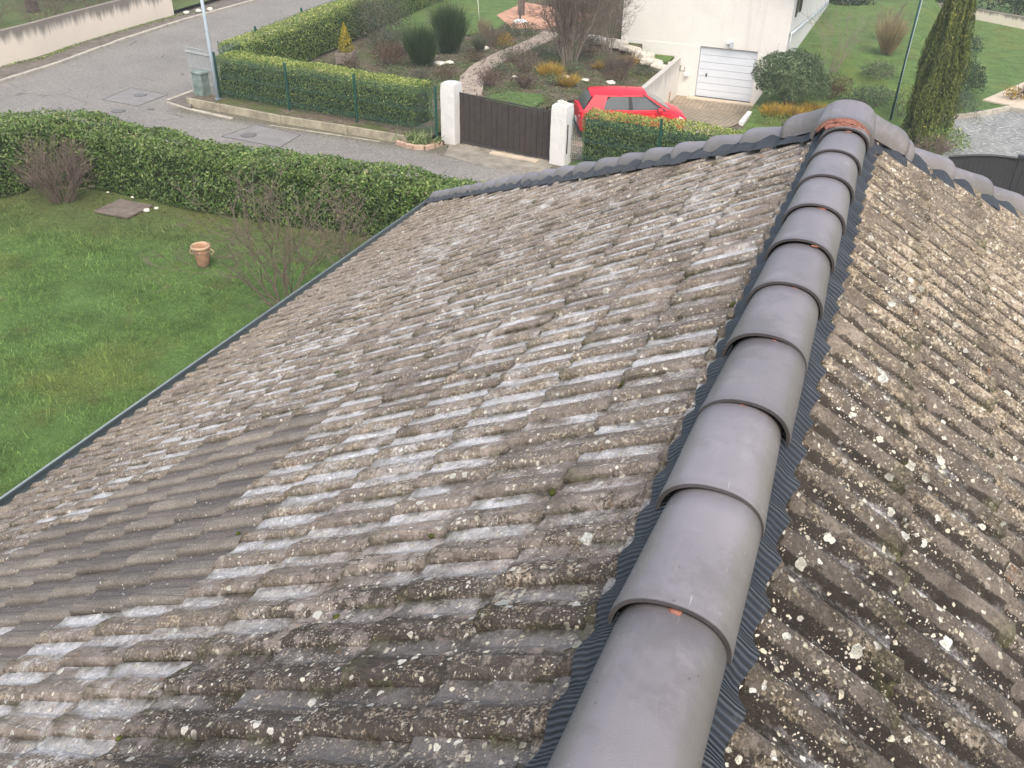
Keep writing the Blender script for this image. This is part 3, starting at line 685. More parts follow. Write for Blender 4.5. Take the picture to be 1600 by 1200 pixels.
cap = cap_mesh(); cap_hip = cap_mesh(w0=.136, w1=.104, h0=.122, h1=.100, dz1=-.042)
def lump_mesh(name, mat, sx, sy, sz, seed, n=2):
    bm = bmesh.new(); bmesh.ops.create_icosphere(bm, subdivisions=n, radius=1)
    for v in bm.verts:
        k = 1+.35*mnoise.noise(v.co*1.9+Vector((seed, 2*seed, 0)))
        v.co = Vector((v.co.x*sx*k, v.co.y*sy*k, v.co.z*sz*k))
    me = bpy.data.meshes.new(name); bm.to_mesh(me); bm.free(); me.materials.append(mat)
    me.polygons.foreach_set('use_smooth', np.ones(len(me.polygons), dtype=bool)); return me
foams = [lump_mesh('fixing_foam', M['mortar'], .015, .008, .0045, s) for s in range(4)]
for k in range(-7, 10):
    y = Y0R+k*UN-(.13 if k < 0 else 0)
    o = link('ridge_tile', cap, house); o.location = (.014+random.gauss(0, .003), y, ZR+random.gauss(0, .0015)); o.rotation_euler = (random.gauss(0, .004), random.gauss(0, .01), random.gauss(0, .008))
    if k == -1: o.scale = (1, 1.30, 1)
    f = link('fixing_foam', foams[k % 4], o); f.location = (.008+random.gauss(0, .018), .003, -.0185); f.scale = (random.uniform(.7, 1.4), 1.2, 1.0); f.rotation_euler = (0, 0, random.uniform(-.3, .3))
def hip_axes(side):
    d = V3(-1, HL, -math.tan(TH)) if side < 0 else V3(1, HR, -math.tan(TH2)); ln = np.linalg.norm(d); d = d/ln
    return d, ln*HALF
for side, t0 in ((-1, .432), (1, .500)):
    d, LH = hip_axes(side); yv = -d; xv = np.cross(yv, V3(0, 0, 1)); xv /= np.linalg.norm(xv); zv = np.cross(xv, yv)
    k = 0
    while t0+k*.4064 < LH+.05:
        p = V3(0, DAP, ZR)+d*(t0+k*.4064)
        m = np.eye(4); m[:3, 0] = xv; m[:3, 1] = yv; m[:3, 2] = zv; m[:3, 3] = p
        link('hip_tile', cap_hip, house, mat4=Matrix(m.tolist()) @ Matrix.Rotation(random.gauss(0, .008), 4, 'Z') @ Matrix.Rotation(random.gauss(0, .012), 4, 'Y')); k += 1

# --- three-way apex cap: three sloping arms that meet under one peak
def apex():
    V = []; F = []; n = 18; ph = np.linspace(-1, 1, n+1)*np.pi/2
    prof = np.stack([np.sign(ph)*np.abs(np.sin(ph))**.9, np.cos(ph)**.85], 1); lip = []
    dl, _ = hip_axes(-1); dr, _ = hip_axes(1)
    for d, ln in ((V3(0, -1, -.02), .285), (dl, .41), (dr, .41)):
        x = np.cross(d, V3(0, 0, 1)); x /= np.linalg.norm(x); up = np.cross(x, d)
        rows = []
        for t in (0, .05, .12, .2, ln-.045, ln-.03, ln-.004, ln):
            w = .150+.010*t/ln; h = .128; e = .006 if t > ln-.04 else 0
            rise = .046-.026*t/ln
            rows.append(V3(0, DAP+.02, ZR+rise+e)+d*t+np.outer(prof[:, 0]*(w+e), x)+np.outer(prof[:, 1]*h-h, up if t > .1 else V3(0, 0, 1)*1.0))
            lip.append(np.full(n+1, 1.0 if t > ln-.02 else 0.))
        t = ln; rows.append(V3(0, DAP+.02, ZR+.0)+d*(t-.002)+np.outer(prof[:, 0]*(.146), x)+np.outer(prof[:, 1]*.118-.118, up)); lip.append(np.ones(n+1))
        base = sum(len(r) for r in V); m = n+1
        for j in range(len(rows)-1): F += [(base+j*m+i, base+(j+1)*m+i, base+(j+1)*m+i+1, base+j*m+i+1) for i in range(n)]
        V += rows
    return new_mesh('apex_tile', np.vstack(V), F, [M['ridge']], True, None, {'lip': np.concatenate(lip)*.5})
ap = link('apex_tile', apex(), house)
def foam_band(y, r0, r1, z, a0, a1, seed, dy=.03):
    """orange fixing foam squeezed out in an arc over the barrel of the tile"""
    n = 40; V = []; F = []
    for i in range(n+1):
        a = a0+(a1-a0)*i/n; wv = .006*mnoise.noise((i*.35, seed, 0)); 
        for q, (dyy, rr) in enumerate(((-dy*.5, r0), (-dy*.2+wv, r1+wv), (dy*.2+wv, r1+wv*.5), (dy*.5, r0))):
            s, c = math.sin(a), math.cos(a)
            V.append((s*(rr+.126), y+dyy+wv, z-.11+abs(c)**.85*(.11+rr)))
    for i in range(n): F += [(i*4+q, (i+1)*4+q, (i+1)*4+q+1, i*4+q+1) for q in range(3)]
    return new_mesh('fixing_foam', V, F, [M['mortar']], True)
link('fixing_foam', foam_band(DAP-.275, .004, .019, ZR, -1.25, 1.42, 1.3, .05), ap)
link('fixing_foam', foam_band(DAP-.345, -.002, .012, ZR, -.75, 1.38, 4.7, .045), ap)
o = link('fixing_foam', lump_mesh('fixing_foam', M['mortar'], .03, .022, .03, 5.5), ap); o.location = (.185, DAP+.06, ZR-.165)

# --- ribbed flashing dressed over the tiles on both sides of the ridge, and along the hips
def ridge_flash(kind, w):
    o, U, S, N = frame(kind); sgn = U[1]; ys = np.arange(YB, DAP-.05, .0065); ws = np.linspace(.05, w, 7); V = []; rib = []
    for y in ys:
        u = y*sgn; u_off = {'L': .075, 'R': .02}[kind]; ph = (u-u_off)/(TILEW/2)
        h = ROLLH*(.5+.5*math.cos(2*math.pi*(ph-.27)))*(.8 if kind == 'L' else 1.5)+(.004 if kind == 'L' else .010); wob = .012*mnoise.noise((y*2.3, 1.7*sgn, 0)); ed = w+wob*.8+.004*math.sin(ph*2*math.pi+.9)
        for q, s in enumerate(ws):
            t = q/6; s2 = .05+(ed-.05)*t
            V.append(o+U*u+S*s2+N*(h*(.55+.45*t)+.026*(1-t)+.034+.006*mnoise.noise((y*9, t*3, sgn)))); rib.append(y/.0145)
    n = len(ys); F = np.array([(i*7+q, (i+1)*7+q, (i+1)*7+q+1, i*7+q+1) for i in range(n-1) for q in range(6)])
    return new_mesh('ridge_flashing', V, F, [M['flash']], True, None, {'rib': rib})
link('ridge_flashing', ridge_flash('L', .148), house); link('ridge_flashing', ridge_flash('R', .182), house)
def hip_flash(side, inner=True):
    kind = ('L' if side < 0 else 'R') if inner else 'F'; o, U, S, N = frame(kind); d, LH = hip_axes(side)
    e = np.cross(d, N); e /= np.linalg.norm(e); e *= -np.sign(e[1]) if inner else np.sign(e[1])
    ts = np.arange(.05, LH+.02, .012); V = []; rib = []; A = V3(0, DAP, ZR-.12)
    for t in ts:
        p0 = A+d*t; wob = .018*mnoise.noise((t*3.1, 9+side, 0)); pw = .5+.5*math.sin(t*2*math.pi/.235)
        ed = .178+wob+.045*pw
        for q in range(6):
            tt = q/5; p = p0+e*(.02+(ed-.02)*tt); u = float((p-o) @ U)
            h = float(rollh((u-{'L': .075, 'R': .02, 'F': 0}[kind])/(TILEW/2)))
            V.append(p+N*(.03+h*.5*tt+.03*pw*(.3+.7*tt)*(1-.55*tt)+.045*(1-tt)+.01*mnoise.noise((t*5, tt*2, side)))); rib.append(t/.016)
    n = len(ts); F = np.array([(i*6+q, (i+1)*6+q, (i+1)*6+q+1, i*6+q+1) for i in range(n-1) for q in range(5)])
    return new_mesh('hip_flashing', V, F, [M['flash']], True, None, {'rib': rib})
for sd_ in (-1, 1):
    link('hip_flashing', hip_flash(sd_), house); link('hip_flashing', hip_flash(sd_, False), house)

# --- eaves: gutter, fascia, walls
ZE = ZR-HALF*math.tan(TH)-.10
def gutter():
    r = .075; cx, cz = -HALF+.035, ZE+.012; a = np.linspace(math.pi, 2*math.pi, 11); V = []; F = []; ys = [YB, DAP+HL*HALF+.08]
    for y in ys:
        V += [(cx+r*math.cos(t), y, cz+r*math.sin(t)) for t in a]+[(cx+(r-.006)*math.cos(t), y, cz+(r-.006)*math.sin(t)) for t in a[::-1]]
    n = 22; F = [(i, (i+1) % n, n+(i+1) % n, n+i) for i in range(n)]+[tuple(range(n)), tuple(range(n, 2*n))[::-1]]
    return new_mesh('gutter', V, F, [M['zinc']], True)
g = link('gutter', gutter(), house)
MB().tube([(-HALF-.042, YB, ZE+.016), (-HALF-.042, DAP+HL*HALF+.08, ZE+.016)], .010, 8).build('gutter_bead', M['zincrim'], g, True)
MB().box((-HALF+.20, (YB+DAP+HL*HALF)/2, ZE-.10), (.03, DAP+HL*HALF-YB, .2)).build('fascia_board', M['zinc'], house)
b = MB(); xw = HALF-.55; y1 = DAP+HL*HALF-.5
for c, s in (((-xw, (YB+y1)/2, 1.7), (.25, y1-YB, 3.5)), ((xw, (YB+y1)/2, 1.7), (.25, y1-YB, 3.5)), ((0, y1, 1.7), (2*xw-.25, .25, 3.5)), ((0, YB+.15, 1.7), (2*xw-.25, .25, 3.5))): b.box(c, s)
b.build('wall', M['wallhouse'], house)
# --- moss cushions sitting in the tile joints
bmv = []; R2 = np.random.default_rng(5); msh = []
V = []; F = []; nv = 0
ico = bmesh.new(); bmesh.ops.create_icosphere(ico, subdivisions=1, radius=1); icv = np.array([v.co[:] for v in ico.verts]); icf = [tuple(v.index for v in f.verts) for f in ico.faces]; ico.free()
for i in range(230):
    kind = 'L' if R2.uniform() < .75 else 'R'; o, U, S, N = frame(kind); rows = ROWS_L if kind == 'L' else ROWS_R
    se = rows[R2.integers(0, 9)]; y = R2.uniform(.8, 5.2+(se*.7 if kind == 'L' else 0)); u = y*U[1]
    th = u-{'L': .075, 'R': .02}[kind]; u = math.floor(th/(TILEW/2))*TILEW/2+{'L': .075, 'R': .02}[kind]+R2.normal()*.02
    if R2.uniform() < .5: s_ = se+R2.normal()*.02
    else: s_ = se-R2.uniform(.02, .3)
    sz = R2.uniform(.004, .011); k = 1+.3*R2.normal(size=(len(icv), 1)); p = o+U*u+S*s_+N*.012
    if np.linalg.norm(p-np.array(CAM)) < 2.6: continue
    V.append(p+(icv*k*sz) @ np.stack([U*1.2, S*R2.uniform(1, 2.4), N*.8])); F += [tuple(q+nv for q in f) for f in icf]; nv += len(icv)
tag(link('moss_cushions', new_mesh('moss_cushions', np.vstack(V), F, [M['moss']], True), house), kind='stuff')

# ================================================================== GROUND, ROAD, LANE
tag(link('ground', new_mesh('ground', [(-400, -400, -2.6), (400, -400, -2.6), (400, 600, -2.6), (-400, 600, -2.6)], [(0, 1, 2, 3)], [M['soil']])), kind='structure')
zero = lambda x, y: 0*np.asarray(x, float)
sheet('lawn', np.linspace(-12, 17.2, 60), lambda y: -27, lambda y: 14, 80, zero, M['lawn'], dz=-.02, bumpy=.04)
road_pts = [(-27.2, 4), (-28.45, 21.9), (-28.9, 25), (-29.9, 29.6), (-30.55, 34), (-30.95, 40), (-31.3, 48), (-31.5, 70), (-24.5, 70), (-23.6, 45), (-22.75, 34.5), (-22.1, 28.5), (-21.75, 24.1), (-21.74, 22.7),
            (-20.43, 22.34), (-20.3, 22.6), (-13.2, 22.6), (-11.3, 22.6), (-8, 22.5), (14, 21.2), (14, 16.9), (-19.2, 17.3), (-20.9, 16.7), (-21.4, 14), (-21.2, 4)]
flat('road', road_pts, .02, M['asphalt'])
flat('pavement', [(-29.4, 4), (-30.7, 23.8), (-30.5, 25.4), (-31.4, 28.5), (-31.7, 31.4), (-31.9, 34.4), (-33.5, 45), (-33.5, 70), (-31.5, 70), (-31.3, 48), (-30.95, 40), (-30.55, 34), (-29.9, 29.6), (-28.9, 25), (-28.45, 21.9), (-27.2, 4)], .07, M['verge'], th=.1)
pav_s = flat('pavement', [(-21.74, 22.7), (-21.75, 24.1), (-22.1, 28.5), (-22.75, 34.5), (-23.6, 45), (-22.7, 45), (-21.9, 34.5), (-21.2, 28.5), (-20.9, 24.0), (-20.9, 22.9), (-20.43, 22.3)], .09, M['verge'], th=.12)
# kerb of single stones along the road, and the low kerb at the lane corner
def kerb_run(pts, w, h, step, parent, z0=0.0, mat='kerb'):
    pts = [np.array(p, float) for p in pts]; acc = []
    for a, c in zip(pts[:-1], pts[1:]):
        n = max(1, round(np.linalg.norm(c-a)/step))
        for i in range(n): acc.append((a+(c-a)*i/n, a+(c-a)*(i+1)/n))
    for a, c in acc:
        d = c-a; L = np.linalg.norm(d); mid = (a+c)/2
        MB().box((mid[0]+random.gauss(0, .006), mid[1], z0+h/2-.02+random.gauss(0, .004)), (L-.025, w, h), rz=math.atan2(d[1], d[0])+random.gauss(0, .004), ch=.015).build('kerb_stone', M[mat], parent)
kb = tag(link('kerb', None), kind='structure')
kerb_run([(-27.55, 12), (-28.5, 21.9), (-28.95, 25), (-29.95, 29.6), (-30.6, 34), (-31.0, 40), (-31.35, 48)], .17, .15, 1.0, kb)
kb2 = tag(link('kerb', None), kind='structure')
kerb_run([(-22.1, 28.4), (-21.79, 24.1), (-21.74, 22.72)], .12, .13, 1.0, kb2); kerb_run([(-21.7, 22.66), (-20.43, 22.3), (-18.6, 22.04)], .12, .09, 1.0, kb2)
kerb_run([(-18.5, 22.03), (-13.3, 22.1)], .10, .045, 1.3, kb2, mat='concrete')
def patch(pts, label=None):
    flat('road_patch', pts, .0245, M['patch']); c = np.mean(pts, 0); b = MB()
    for a, q in zip(pts, pts[1:]+pts[:1]): b.bar((*a, .027), (*q, .027), .022, .008)
    tag(b.build('patch_joint', M['seam']), kind='structure')
patch([(-23.84, 21.98), (-24.14, 23.6), (-22.39, 23.43), (-22.27, 21.89)]); patch([(-17.76, 20.46), (-17.59, 21.88), (-15.76, 21.61), (-15.62, 20.35)])
def manhole(x, y, r, label):
    t = thing('manhole_cover', label, 'manhole cover', (x, y, .026), group='manhole covers in the road')
    MB().lathe([(r, 0), (r, .006), (r-.03, .008)], 24).build('frame', M['seam'], t); MB().lathe([(r-.035, .004), (r-.035, .012), (r-.06, .013)], 24).build('lid', M['iron'], t)
manhole(-23.13, 22.97, .21, 'round iron manhole cover inside the square concrete patch on the road')
manhole(-22.38, 21.17, .22, 'round iron manhole cover in the asphalt beside the near hedge, outside the patches')
manhole(-17.12, 20.9, .24, 'round iron manhole cover in the lane patch below the green mesh fence')
manhole(-21.62, 21.79, .10, 'tiny round iron cover in the asphalt near the corner kerb')
flat('gate_apron', [(-11.06, 21.8), (-11.4, 22.9), (-8.0, 22.6), (-7.9, 21.6), (-9.6, 21.35)], .03, M['apron'], th=.05)
MB().box((-9.2, 22.47, .035), (1.5, .22, .05), rz=-.09).build('sill_slab', M['slabR'])['kind'] = 'structure'

# neighbours' ground: garden, drive, lawn to the right
sheet('garden_soil', np.concatenate([np.linspace(22.25, 45, 70), [55, 75, 130]]), lambda y: -23.2-(y-22)*.06 if y > 24 else -20.95, lambda y: ip(y, XLp), 70, z_left, M['soil'], dz=.0, bumpy=.05)
sheet('driveway', np.linspace(22.5, 39.2, 60), lambda y: ip(y, XLp), lambda y: ip(y, XRp), 16, z_drive, M['pavers'])
sheet('garden_lawn', np.concatenate([np.linspace(22.0, 60, 90), [75, 130]]), lambda y: ip(y, XRp), lambda y: 45, 90, z_right, M['lawn2'], bumpy=.0)
flat('garden_lawn', [(-23.3, 37.5), (-21.9, 36.3), (-20.3, 36.2), (-19.0, 36.0), (-17.5, 37.2), (-16.9, 39.2), (-18.6, 45.2), (-20, 60), (-23, 60)], .03, M['lawn2'])
flat('garden_lawn', [(-11.9, 25.6), (-11.1, 25.4), (-10.55, 28.3), (-11.0, 29.2), (-12.2, 29.0), (-12.9, 27.5)], .035, M['lawn2'])
flat('verge', [(-36, 33), (-30.9, 33), (-31.2, 48), (-31.2, 75), (-40, 75)], .045, M['verge'])
flat('far_garden', [(-34, 4), (-31, 23.7), (-31.5, 28.5), (-31.8, 34.4), (-33.3, 45), (-33.3, 70), (-80, 70), (-80, 4)], .25, M['lawn'])

# ================================================================== HEDGES
def hedge(name, label, path, hs, ws, leafmat, size, dens, cat='hedge', lump=.07, z0=.1, tops=0.0, zf=None, skip_out=False, group=None, jit=.75):
    """path: centre line; leaves cover both sides, the top and the ends, a rough twiggy core fills it"""
    path = np.array(path, float); seg = np.linalg.norm(np.diff(path, axis=0), axis=1); cum = np.concatenate([[0], np.cumsum(seg)]); Lt = cum[-1]
    def at(t):
        x = np.interp(t, cum, path[:, 0]); y = np.interp(t, cum, path[:, 1]); e = .25
        dx = np.interp(np.minimum(t+e, Lt), cum, path[:, 0])-np.interp(np.maximum(t-e, 0), cum, path[:, 0]); dy = np.interp(np.minimum(t+e, Lt), cum, path[:, 1])-np.interp(np.maximum(t-e, 0), cum, path[:, 1])
        n = np.hypot(dx, dy)+1e-9; return x, y, dx/n, dy/n
    H = lambda t: np.interp(t, cum, hs); Wd = lambda t: np.interp(t, cum, ws)
    root = thing(name, label, cat, (path[0][0], path[0][1], 0), group=group); o0 = np.array([path[0][0], path[0][1], 0])
    area = Lt*(2*np.mean(hs)+np.mean(ws)); n = int(area*dens)
    per = 2*np.mean(hs)+np.mean(ws); t = rng.uniform(0, Lt, n); s = rng.uniform(0, per, n); hm = np.mean(hs)
    x, y, dx, dy = at(t); h = H(t); w = Wd(t)
    side = np.where(s < hm, -1, np.where(s < hm+np.mean(ws), 0, 1))
    fz = np.where(side == -1, s/hm, np.where(side == 1, (s-hm-np.mean(ws))/hm, 1.0)); fx = np.where(side == 0, (s-hm)/np.mean(ws)*2-1, side.astype(float))
    rnd_edge = np.where(side == 0, 1-.10*np.abs(fx)**5, 1); bul = 1+.06*np.sin(fz*3)
    lat = fx*w/2*np.where(side == 0, 1, bul*(1-.12*(fz > .9)*(fz-.9)*10)); z = z0+(h-z0)*fz*rnd_edge
    nx = np.where(side == 0, 0, fx)*(-dy); ny = np.where(side == 0, 0, fx)*dx; nz = np.where(side == 0, 1.0, .35)
    P = np.stack([x-dy*lat, y+dx*lat, z], 1); N = np.stack([nx, ny, nz], 1)
    ne = int((np.mean(ws)*hm)*dens)                     # two ends
    for tt, sg in ((0.0, -1), (Lt, 1)):
        xe, ye, dxe, dye = at(np.full(ne, tt)); lt = rng.uniform(-.5, .5, ne)*Wd(tt); ze = z0+(H(tt)-z0)*rng.uniform(0, 1, ne)
        P = np.vstack([P, np.stack([xe-dye*lt, ye+dxe*lt, ze], 1)]); N = np.vstack([N, np.stack([dxe*sg, dye*sg, np.full(ne, .3)], 1)]); side = np.concatenate([side, np.ones(ne)]); fz = np.concatenate([fz, (ze-z0)/hm])
    q = np.array([mnoise.noise((p[0]*1.3, p[1]*1.3, p[2]*1.6)) for p in P]); q2 = np.array([mnoise.noise((p[0]*3.4, p[1]*3.4, p[2]*3.4+7)) for p in P])
    P = P+unit(N)*(lump*(q*1.4+q2*.8)+rng.uniform(-.16, .03, len(P))*min(1, size*9))[:, None]
    if zf is not None: P[:, 2] += np.array([zf(a, b_) for a, b_ in P[:, :2]])
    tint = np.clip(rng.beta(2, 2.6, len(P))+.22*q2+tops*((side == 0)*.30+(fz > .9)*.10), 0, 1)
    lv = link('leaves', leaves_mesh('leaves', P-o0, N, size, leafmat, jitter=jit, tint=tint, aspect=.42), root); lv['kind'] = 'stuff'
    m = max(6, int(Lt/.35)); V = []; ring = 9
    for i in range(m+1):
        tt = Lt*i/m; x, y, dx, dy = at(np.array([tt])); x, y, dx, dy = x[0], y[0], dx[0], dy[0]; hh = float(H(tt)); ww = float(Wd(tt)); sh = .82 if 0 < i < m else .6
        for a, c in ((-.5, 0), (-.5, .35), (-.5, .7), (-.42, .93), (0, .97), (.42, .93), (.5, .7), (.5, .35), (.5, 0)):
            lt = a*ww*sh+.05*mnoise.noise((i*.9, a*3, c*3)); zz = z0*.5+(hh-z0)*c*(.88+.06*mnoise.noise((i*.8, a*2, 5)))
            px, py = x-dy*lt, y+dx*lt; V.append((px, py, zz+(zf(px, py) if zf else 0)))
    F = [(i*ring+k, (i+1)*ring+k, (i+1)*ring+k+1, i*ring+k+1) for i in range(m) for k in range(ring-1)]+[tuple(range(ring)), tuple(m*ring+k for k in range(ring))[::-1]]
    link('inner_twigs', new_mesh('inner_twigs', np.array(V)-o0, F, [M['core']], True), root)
    return root
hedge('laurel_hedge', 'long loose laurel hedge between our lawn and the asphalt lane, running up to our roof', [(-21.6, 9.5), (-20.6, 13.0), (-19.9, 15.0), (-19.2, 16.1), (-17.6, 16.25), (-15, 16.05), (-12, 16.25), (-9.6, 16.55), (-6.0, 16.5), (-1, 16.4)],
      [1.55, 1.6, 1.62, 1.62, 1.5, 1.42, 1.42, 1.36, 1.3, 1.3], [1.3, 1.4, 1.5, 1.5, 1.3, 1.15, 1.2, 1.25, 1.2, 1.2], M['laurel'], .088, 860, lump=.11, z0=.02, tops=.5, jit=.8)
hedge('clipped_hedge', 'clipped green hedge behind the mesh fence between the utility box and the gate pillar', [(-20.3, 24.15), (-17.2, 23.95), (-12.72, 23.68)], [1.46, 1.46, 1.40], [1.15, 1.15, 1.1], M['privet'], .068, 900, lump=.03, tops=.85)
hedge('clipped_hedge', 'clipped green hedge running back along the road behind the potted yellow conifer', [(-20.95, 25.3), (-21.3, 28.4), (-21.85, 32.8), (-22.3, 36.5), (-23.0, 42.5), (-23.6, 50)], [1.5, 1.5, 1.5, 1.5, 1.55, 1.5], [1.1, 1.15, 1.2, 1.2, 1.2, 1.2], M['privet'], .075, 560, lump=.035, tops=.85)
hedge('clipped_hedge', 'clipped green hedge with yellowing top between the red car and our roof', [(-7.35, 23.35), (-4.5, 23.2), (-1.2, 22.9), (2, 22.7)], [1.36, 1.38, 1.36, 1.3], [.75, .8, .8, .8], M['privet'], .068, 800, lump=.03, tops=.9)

# ================================================================== STREET FENCES, GATE, PILLARS, POLE
def mesh_panel(a, c, z0, z1, mat, parent, dx=.055, folds=(.12, .5, .88), r=.0032, name='mesh_panel', hw=None):
    a = np.array(a, float); c = np.array(c, float); d = c-a; L = np.linalg.norm(d); d /= L; nrm = np.array([-d[1], d[0]]); segs = []
    for i in range(int(L/dx)+1):
        p = a+d*min(i*dx, L); segs.append(((*p, z0), (*p, z1), r*1.2, r*1.2))
    zs = hw or sorted([z0+(z1-z0)*k+o for k in folds for o in (-.05, .05)]+[z0, z1-.02]+list(np.arange(z0+.2, z1, .2)))
    for z in zs: segs.append(((*a, z), (*c, z), r*1.5, r*1.5))
    for k in folds:                                        # folded stiffening ribs
        z = z0+(z1-z0)*k
        for i in range(int(L/dx)+1):
            p = a+d*min(i*dx, L); q = p-nrm*.035
            segs += [((*p, z-.05), (*q, z), r, r), ((*q, z), (*p, z+.05), r, r)]
        segs.append(((*(a-nrm*.035), z), (*(c-nrm*.035), z), r*1.5, r*1.5))
    return link(name, twig_mesh(name, segs, mat, 3), parent)
fe = thing('mesh_fence', 'green welded mesh fence on a concrete plinth, left of the brown gate', 'fence', (-20.1, 23.4, 0))
def rel(p): return (p[0]+20.1, p[1]-23.4)
fx = [-20.1, -17.22, -14.62, -11.78]; FP = [(x, fence_y(x)-.02) for x in fx]
for x, y in FP:
    b = MB(); q = rel((x, y)); b.box((q[0], q[1], .84), (.06, .05, 1.56)); p = b.build('post', M['postgreen'], fe); MB().box((q[0], q[1], 1.63), (.068, .058, .03), ch=.01).build('post_cap', M['wiregreen'], p)
for a, c in zip(FP[:-1], FP[1:]): mesh_panel(rel((a[0]+.04, a[1]-.035)), rel((c[0]-.04, c[1]-.035)), .26, 1.56, M['wiregreen'], fe)
for a, c in zip([(-20.95, 22.75)]+[(-19.5, 22.62), (-17.0, 22.38), (-14.6, 22.36)], [(-19.55, 22.62), (-17.05, 22.38), (-14.65, 22.36), (-12.5, 22.25)]):
    a, c = rel(a), rel(c); MB().bar((*a, .12), (*c, .12), .09, .26).build('plinth_board', M['concrete'], fe)
for x, y in ((-19.52, 22.58), (-17.02, 22.34), (-14.62, 22.32)): q = rel((x, y)); MB().box((q[0], q[1], .12), (.12, .13, .25)).build('plinth_block', M['concrete'], fe)
flat('planting_strip', [(-20.95, 22.8), (-19.5, 22.66), (-17.0, 22.42), (-14.6, 22.4), (-12.5, 22.3), (-11.9, 22.6), (-11.9, 24.2), (-20.9, 24.6)], .2, M['soil'])
f2 = thing('mesh_fence', 'grey welded mesh fence with green posts along the road behind the side hedge', 'fence', (-20.1, 23.4, 0))
RP = [(-20.55, 24.15), (-21.5, 27.4), (-22.2, 31.3), (-22.75, 35), (-23.3, 39)]
for x, y in RP[1:]:
    q = rel((x, y)); p = MB().box((q[0], q[1], .84), (.06, .06, 1.6)).build('post', M['postgreen'], f2)
for a, c in zip(RP[:-1], RP[1:]): mesh_panel(rel(a), rel(c), .15, 1.5, M['wiregreen'], f2, dx=.11)
mesh_panel(rel((-21.55, 23.75)), rel((-20.25, 23.5)), .05, 1.62, M['wiregrey'], f2, dx=.05, folds=(.9,), r=.011, hw=[.06, .5, 1.0, 1.6])
ub = thing('utility_box', 'weathered grey green utility box standing beside the corner lamp pole', 'utility box', (-20.85, 23.45, .1), -.15)
MB().box((0, 0, .40), (.42, .34, .80), ch=.02).build('cabinet', M['box'], ub); MB().box((0, -.005, .83), (.48, .40, .06), ch=.02).build('lid', M['box'], ub)
MB().box((-.214, 0, .40), (.008, .30, .72)).build('side_panel', M['boxlight'], ub); MB().box((.02, -.175, .42), (.34, .01, .62)).build('door', M['box'], ub)
lp = thing('street_pole', 'tall thin galvanised pole beside the utility box at the corner of the hedge', 'pole', (-20.02, 23.15, 0))
MB().tube([(0, 0, 0), (0, 0, 2.2), (0, 0, 5.8)], [.058, .056, .045], 12).build('shaft', M['pole'], lp, True); MB().box((0, 0, .23), (.14, .14, .02)).build('base_plate', M['pole'], lp)
MB().tube([(0, 0, 5.78), (.1, .1, 6.05), (.7, .5, 6.2)], .03, 8).build('bracket', M['pole'], lp, True)
def pillar(x, y, h, label, cap=False):
    p = thing('gate_pillar', label, 'pillar', (x, y, 0), -.08, 'white gate pillars')
    bm = bmesh.new(); bmesh.ops.create_cube(bm, size=1)
    for v in bm.verts: v.co = Vector((v.co.x*.46, v.co.y*.46, (v.co.z+.5)*h))
    bmesh.ops.subdivide_edges(bm, edges=bm.edges[:], cuts=9, use_grid_fill=True)
    for v in bm.verts:
        n = mnoise.noise(v.co*7+Vector((x, y, 0)))*.012; top = max(0, v.co.z-(h-.06))/.06
        v.co += Vector((v.co.x, v.co.y, 0)).normalized()*n; v.co.x *= 1-.06*top; v.co.y *= 1-.06*top
        if top > .99: v.co.z += .04*(1-(abs(v.co.x)+abs(v.co.y))/.4)+.5*n
    me = bpy.data.meshes.new('shaft'); bm.to_mesh(me); bm.free(); me.materials.append(M['pillar']); link('shaft', me, p)
    return p
pillar(-11.40, 23.0, 1.72, 'white roughcast gate pillar at the left end of the brown gate, beside the small iris bed')
p2 = pillar(-7.86, 22.62, 1.62, 'white roughcast gate pillar at the right end of the brown gate, next to the red car')
for i, (dx, dy, s) in enumerate(((-.06, .02, .1), (.07, -.02, .075))):
    o = tag(link('stone', lump_mesh('stone', M['palestone'], s, s*.8, s*.6, i*3.1, 2)), ['mossy pale stone lying on the right gate pillar, larger of two', 'mossy pale stone lying on the right gate pillar, smaller of two'][i], 'stone', 'stones on the gate pillar'); o.location = (-7.86+dx, 22.62+dy, 1.68)
MB().box((0, 0, .75), (.05, .02, .8)).build('hinge_strip', M['darkmetal'], p2, loc=(.235, -.14, 0))
gt = thing('driveway_gate', 'dark brown vertical board gate with sloping top between the two white pillars', 'gate', (-11.2, 23.06, 0), math.atan2(-.33, 3.1))
LG = 3.12; nb_ = 17
for i in range(nb_):
    x0 = LG*i/nb_; hgt = 1.36-.10*math.sin(i/nb_*math.pi*.5)
    MB().box((x0+LG/nb_/2, random.gauss(0, .002), .07+hgt/2), (LG/nb_-.014, .028, hgt)).build('board', M['gate'], gt)
b = MB(); b.box((LG/2, .035, .35), (LG, .04, .09)).box((LG/2, .035, 1.1), (LG, .04, .09)); b.build('rail', M['gatedark'], gt)
MB().box((LG/2, 0, .045), (LG, .05, .05)).build('bottom_rail', M['darkmetal'], gt)
MB().bar((0, 0, 1.455), (LG, 0, 1.355), .045, .03).build('top_rail', M['gate'], gt)
f3 = thing('mesh_fence', 'green welded mesh fence in front of the hedge right of the gate pillars', 'fence', (-7.5, 22.4, 0))
r3 = lambda x, y: (x+7.5, y-22.4)
for x in (-5.1, -2.3): q = r3(x, fence_y(x)+.28); MB().box((q[0], q[1], .8), (.06, .05, 1.6)).build('post', M['postgreen'], f3)
for a, c in ((-7.58, -5.15), (-5.05, -2.35), (-2.25, .5)): mesh_panel(r3(a, fence_y(a)+.25), r3(c, fence_y(c)+.25), .1, 1.38, M['wiregreen'], f3)

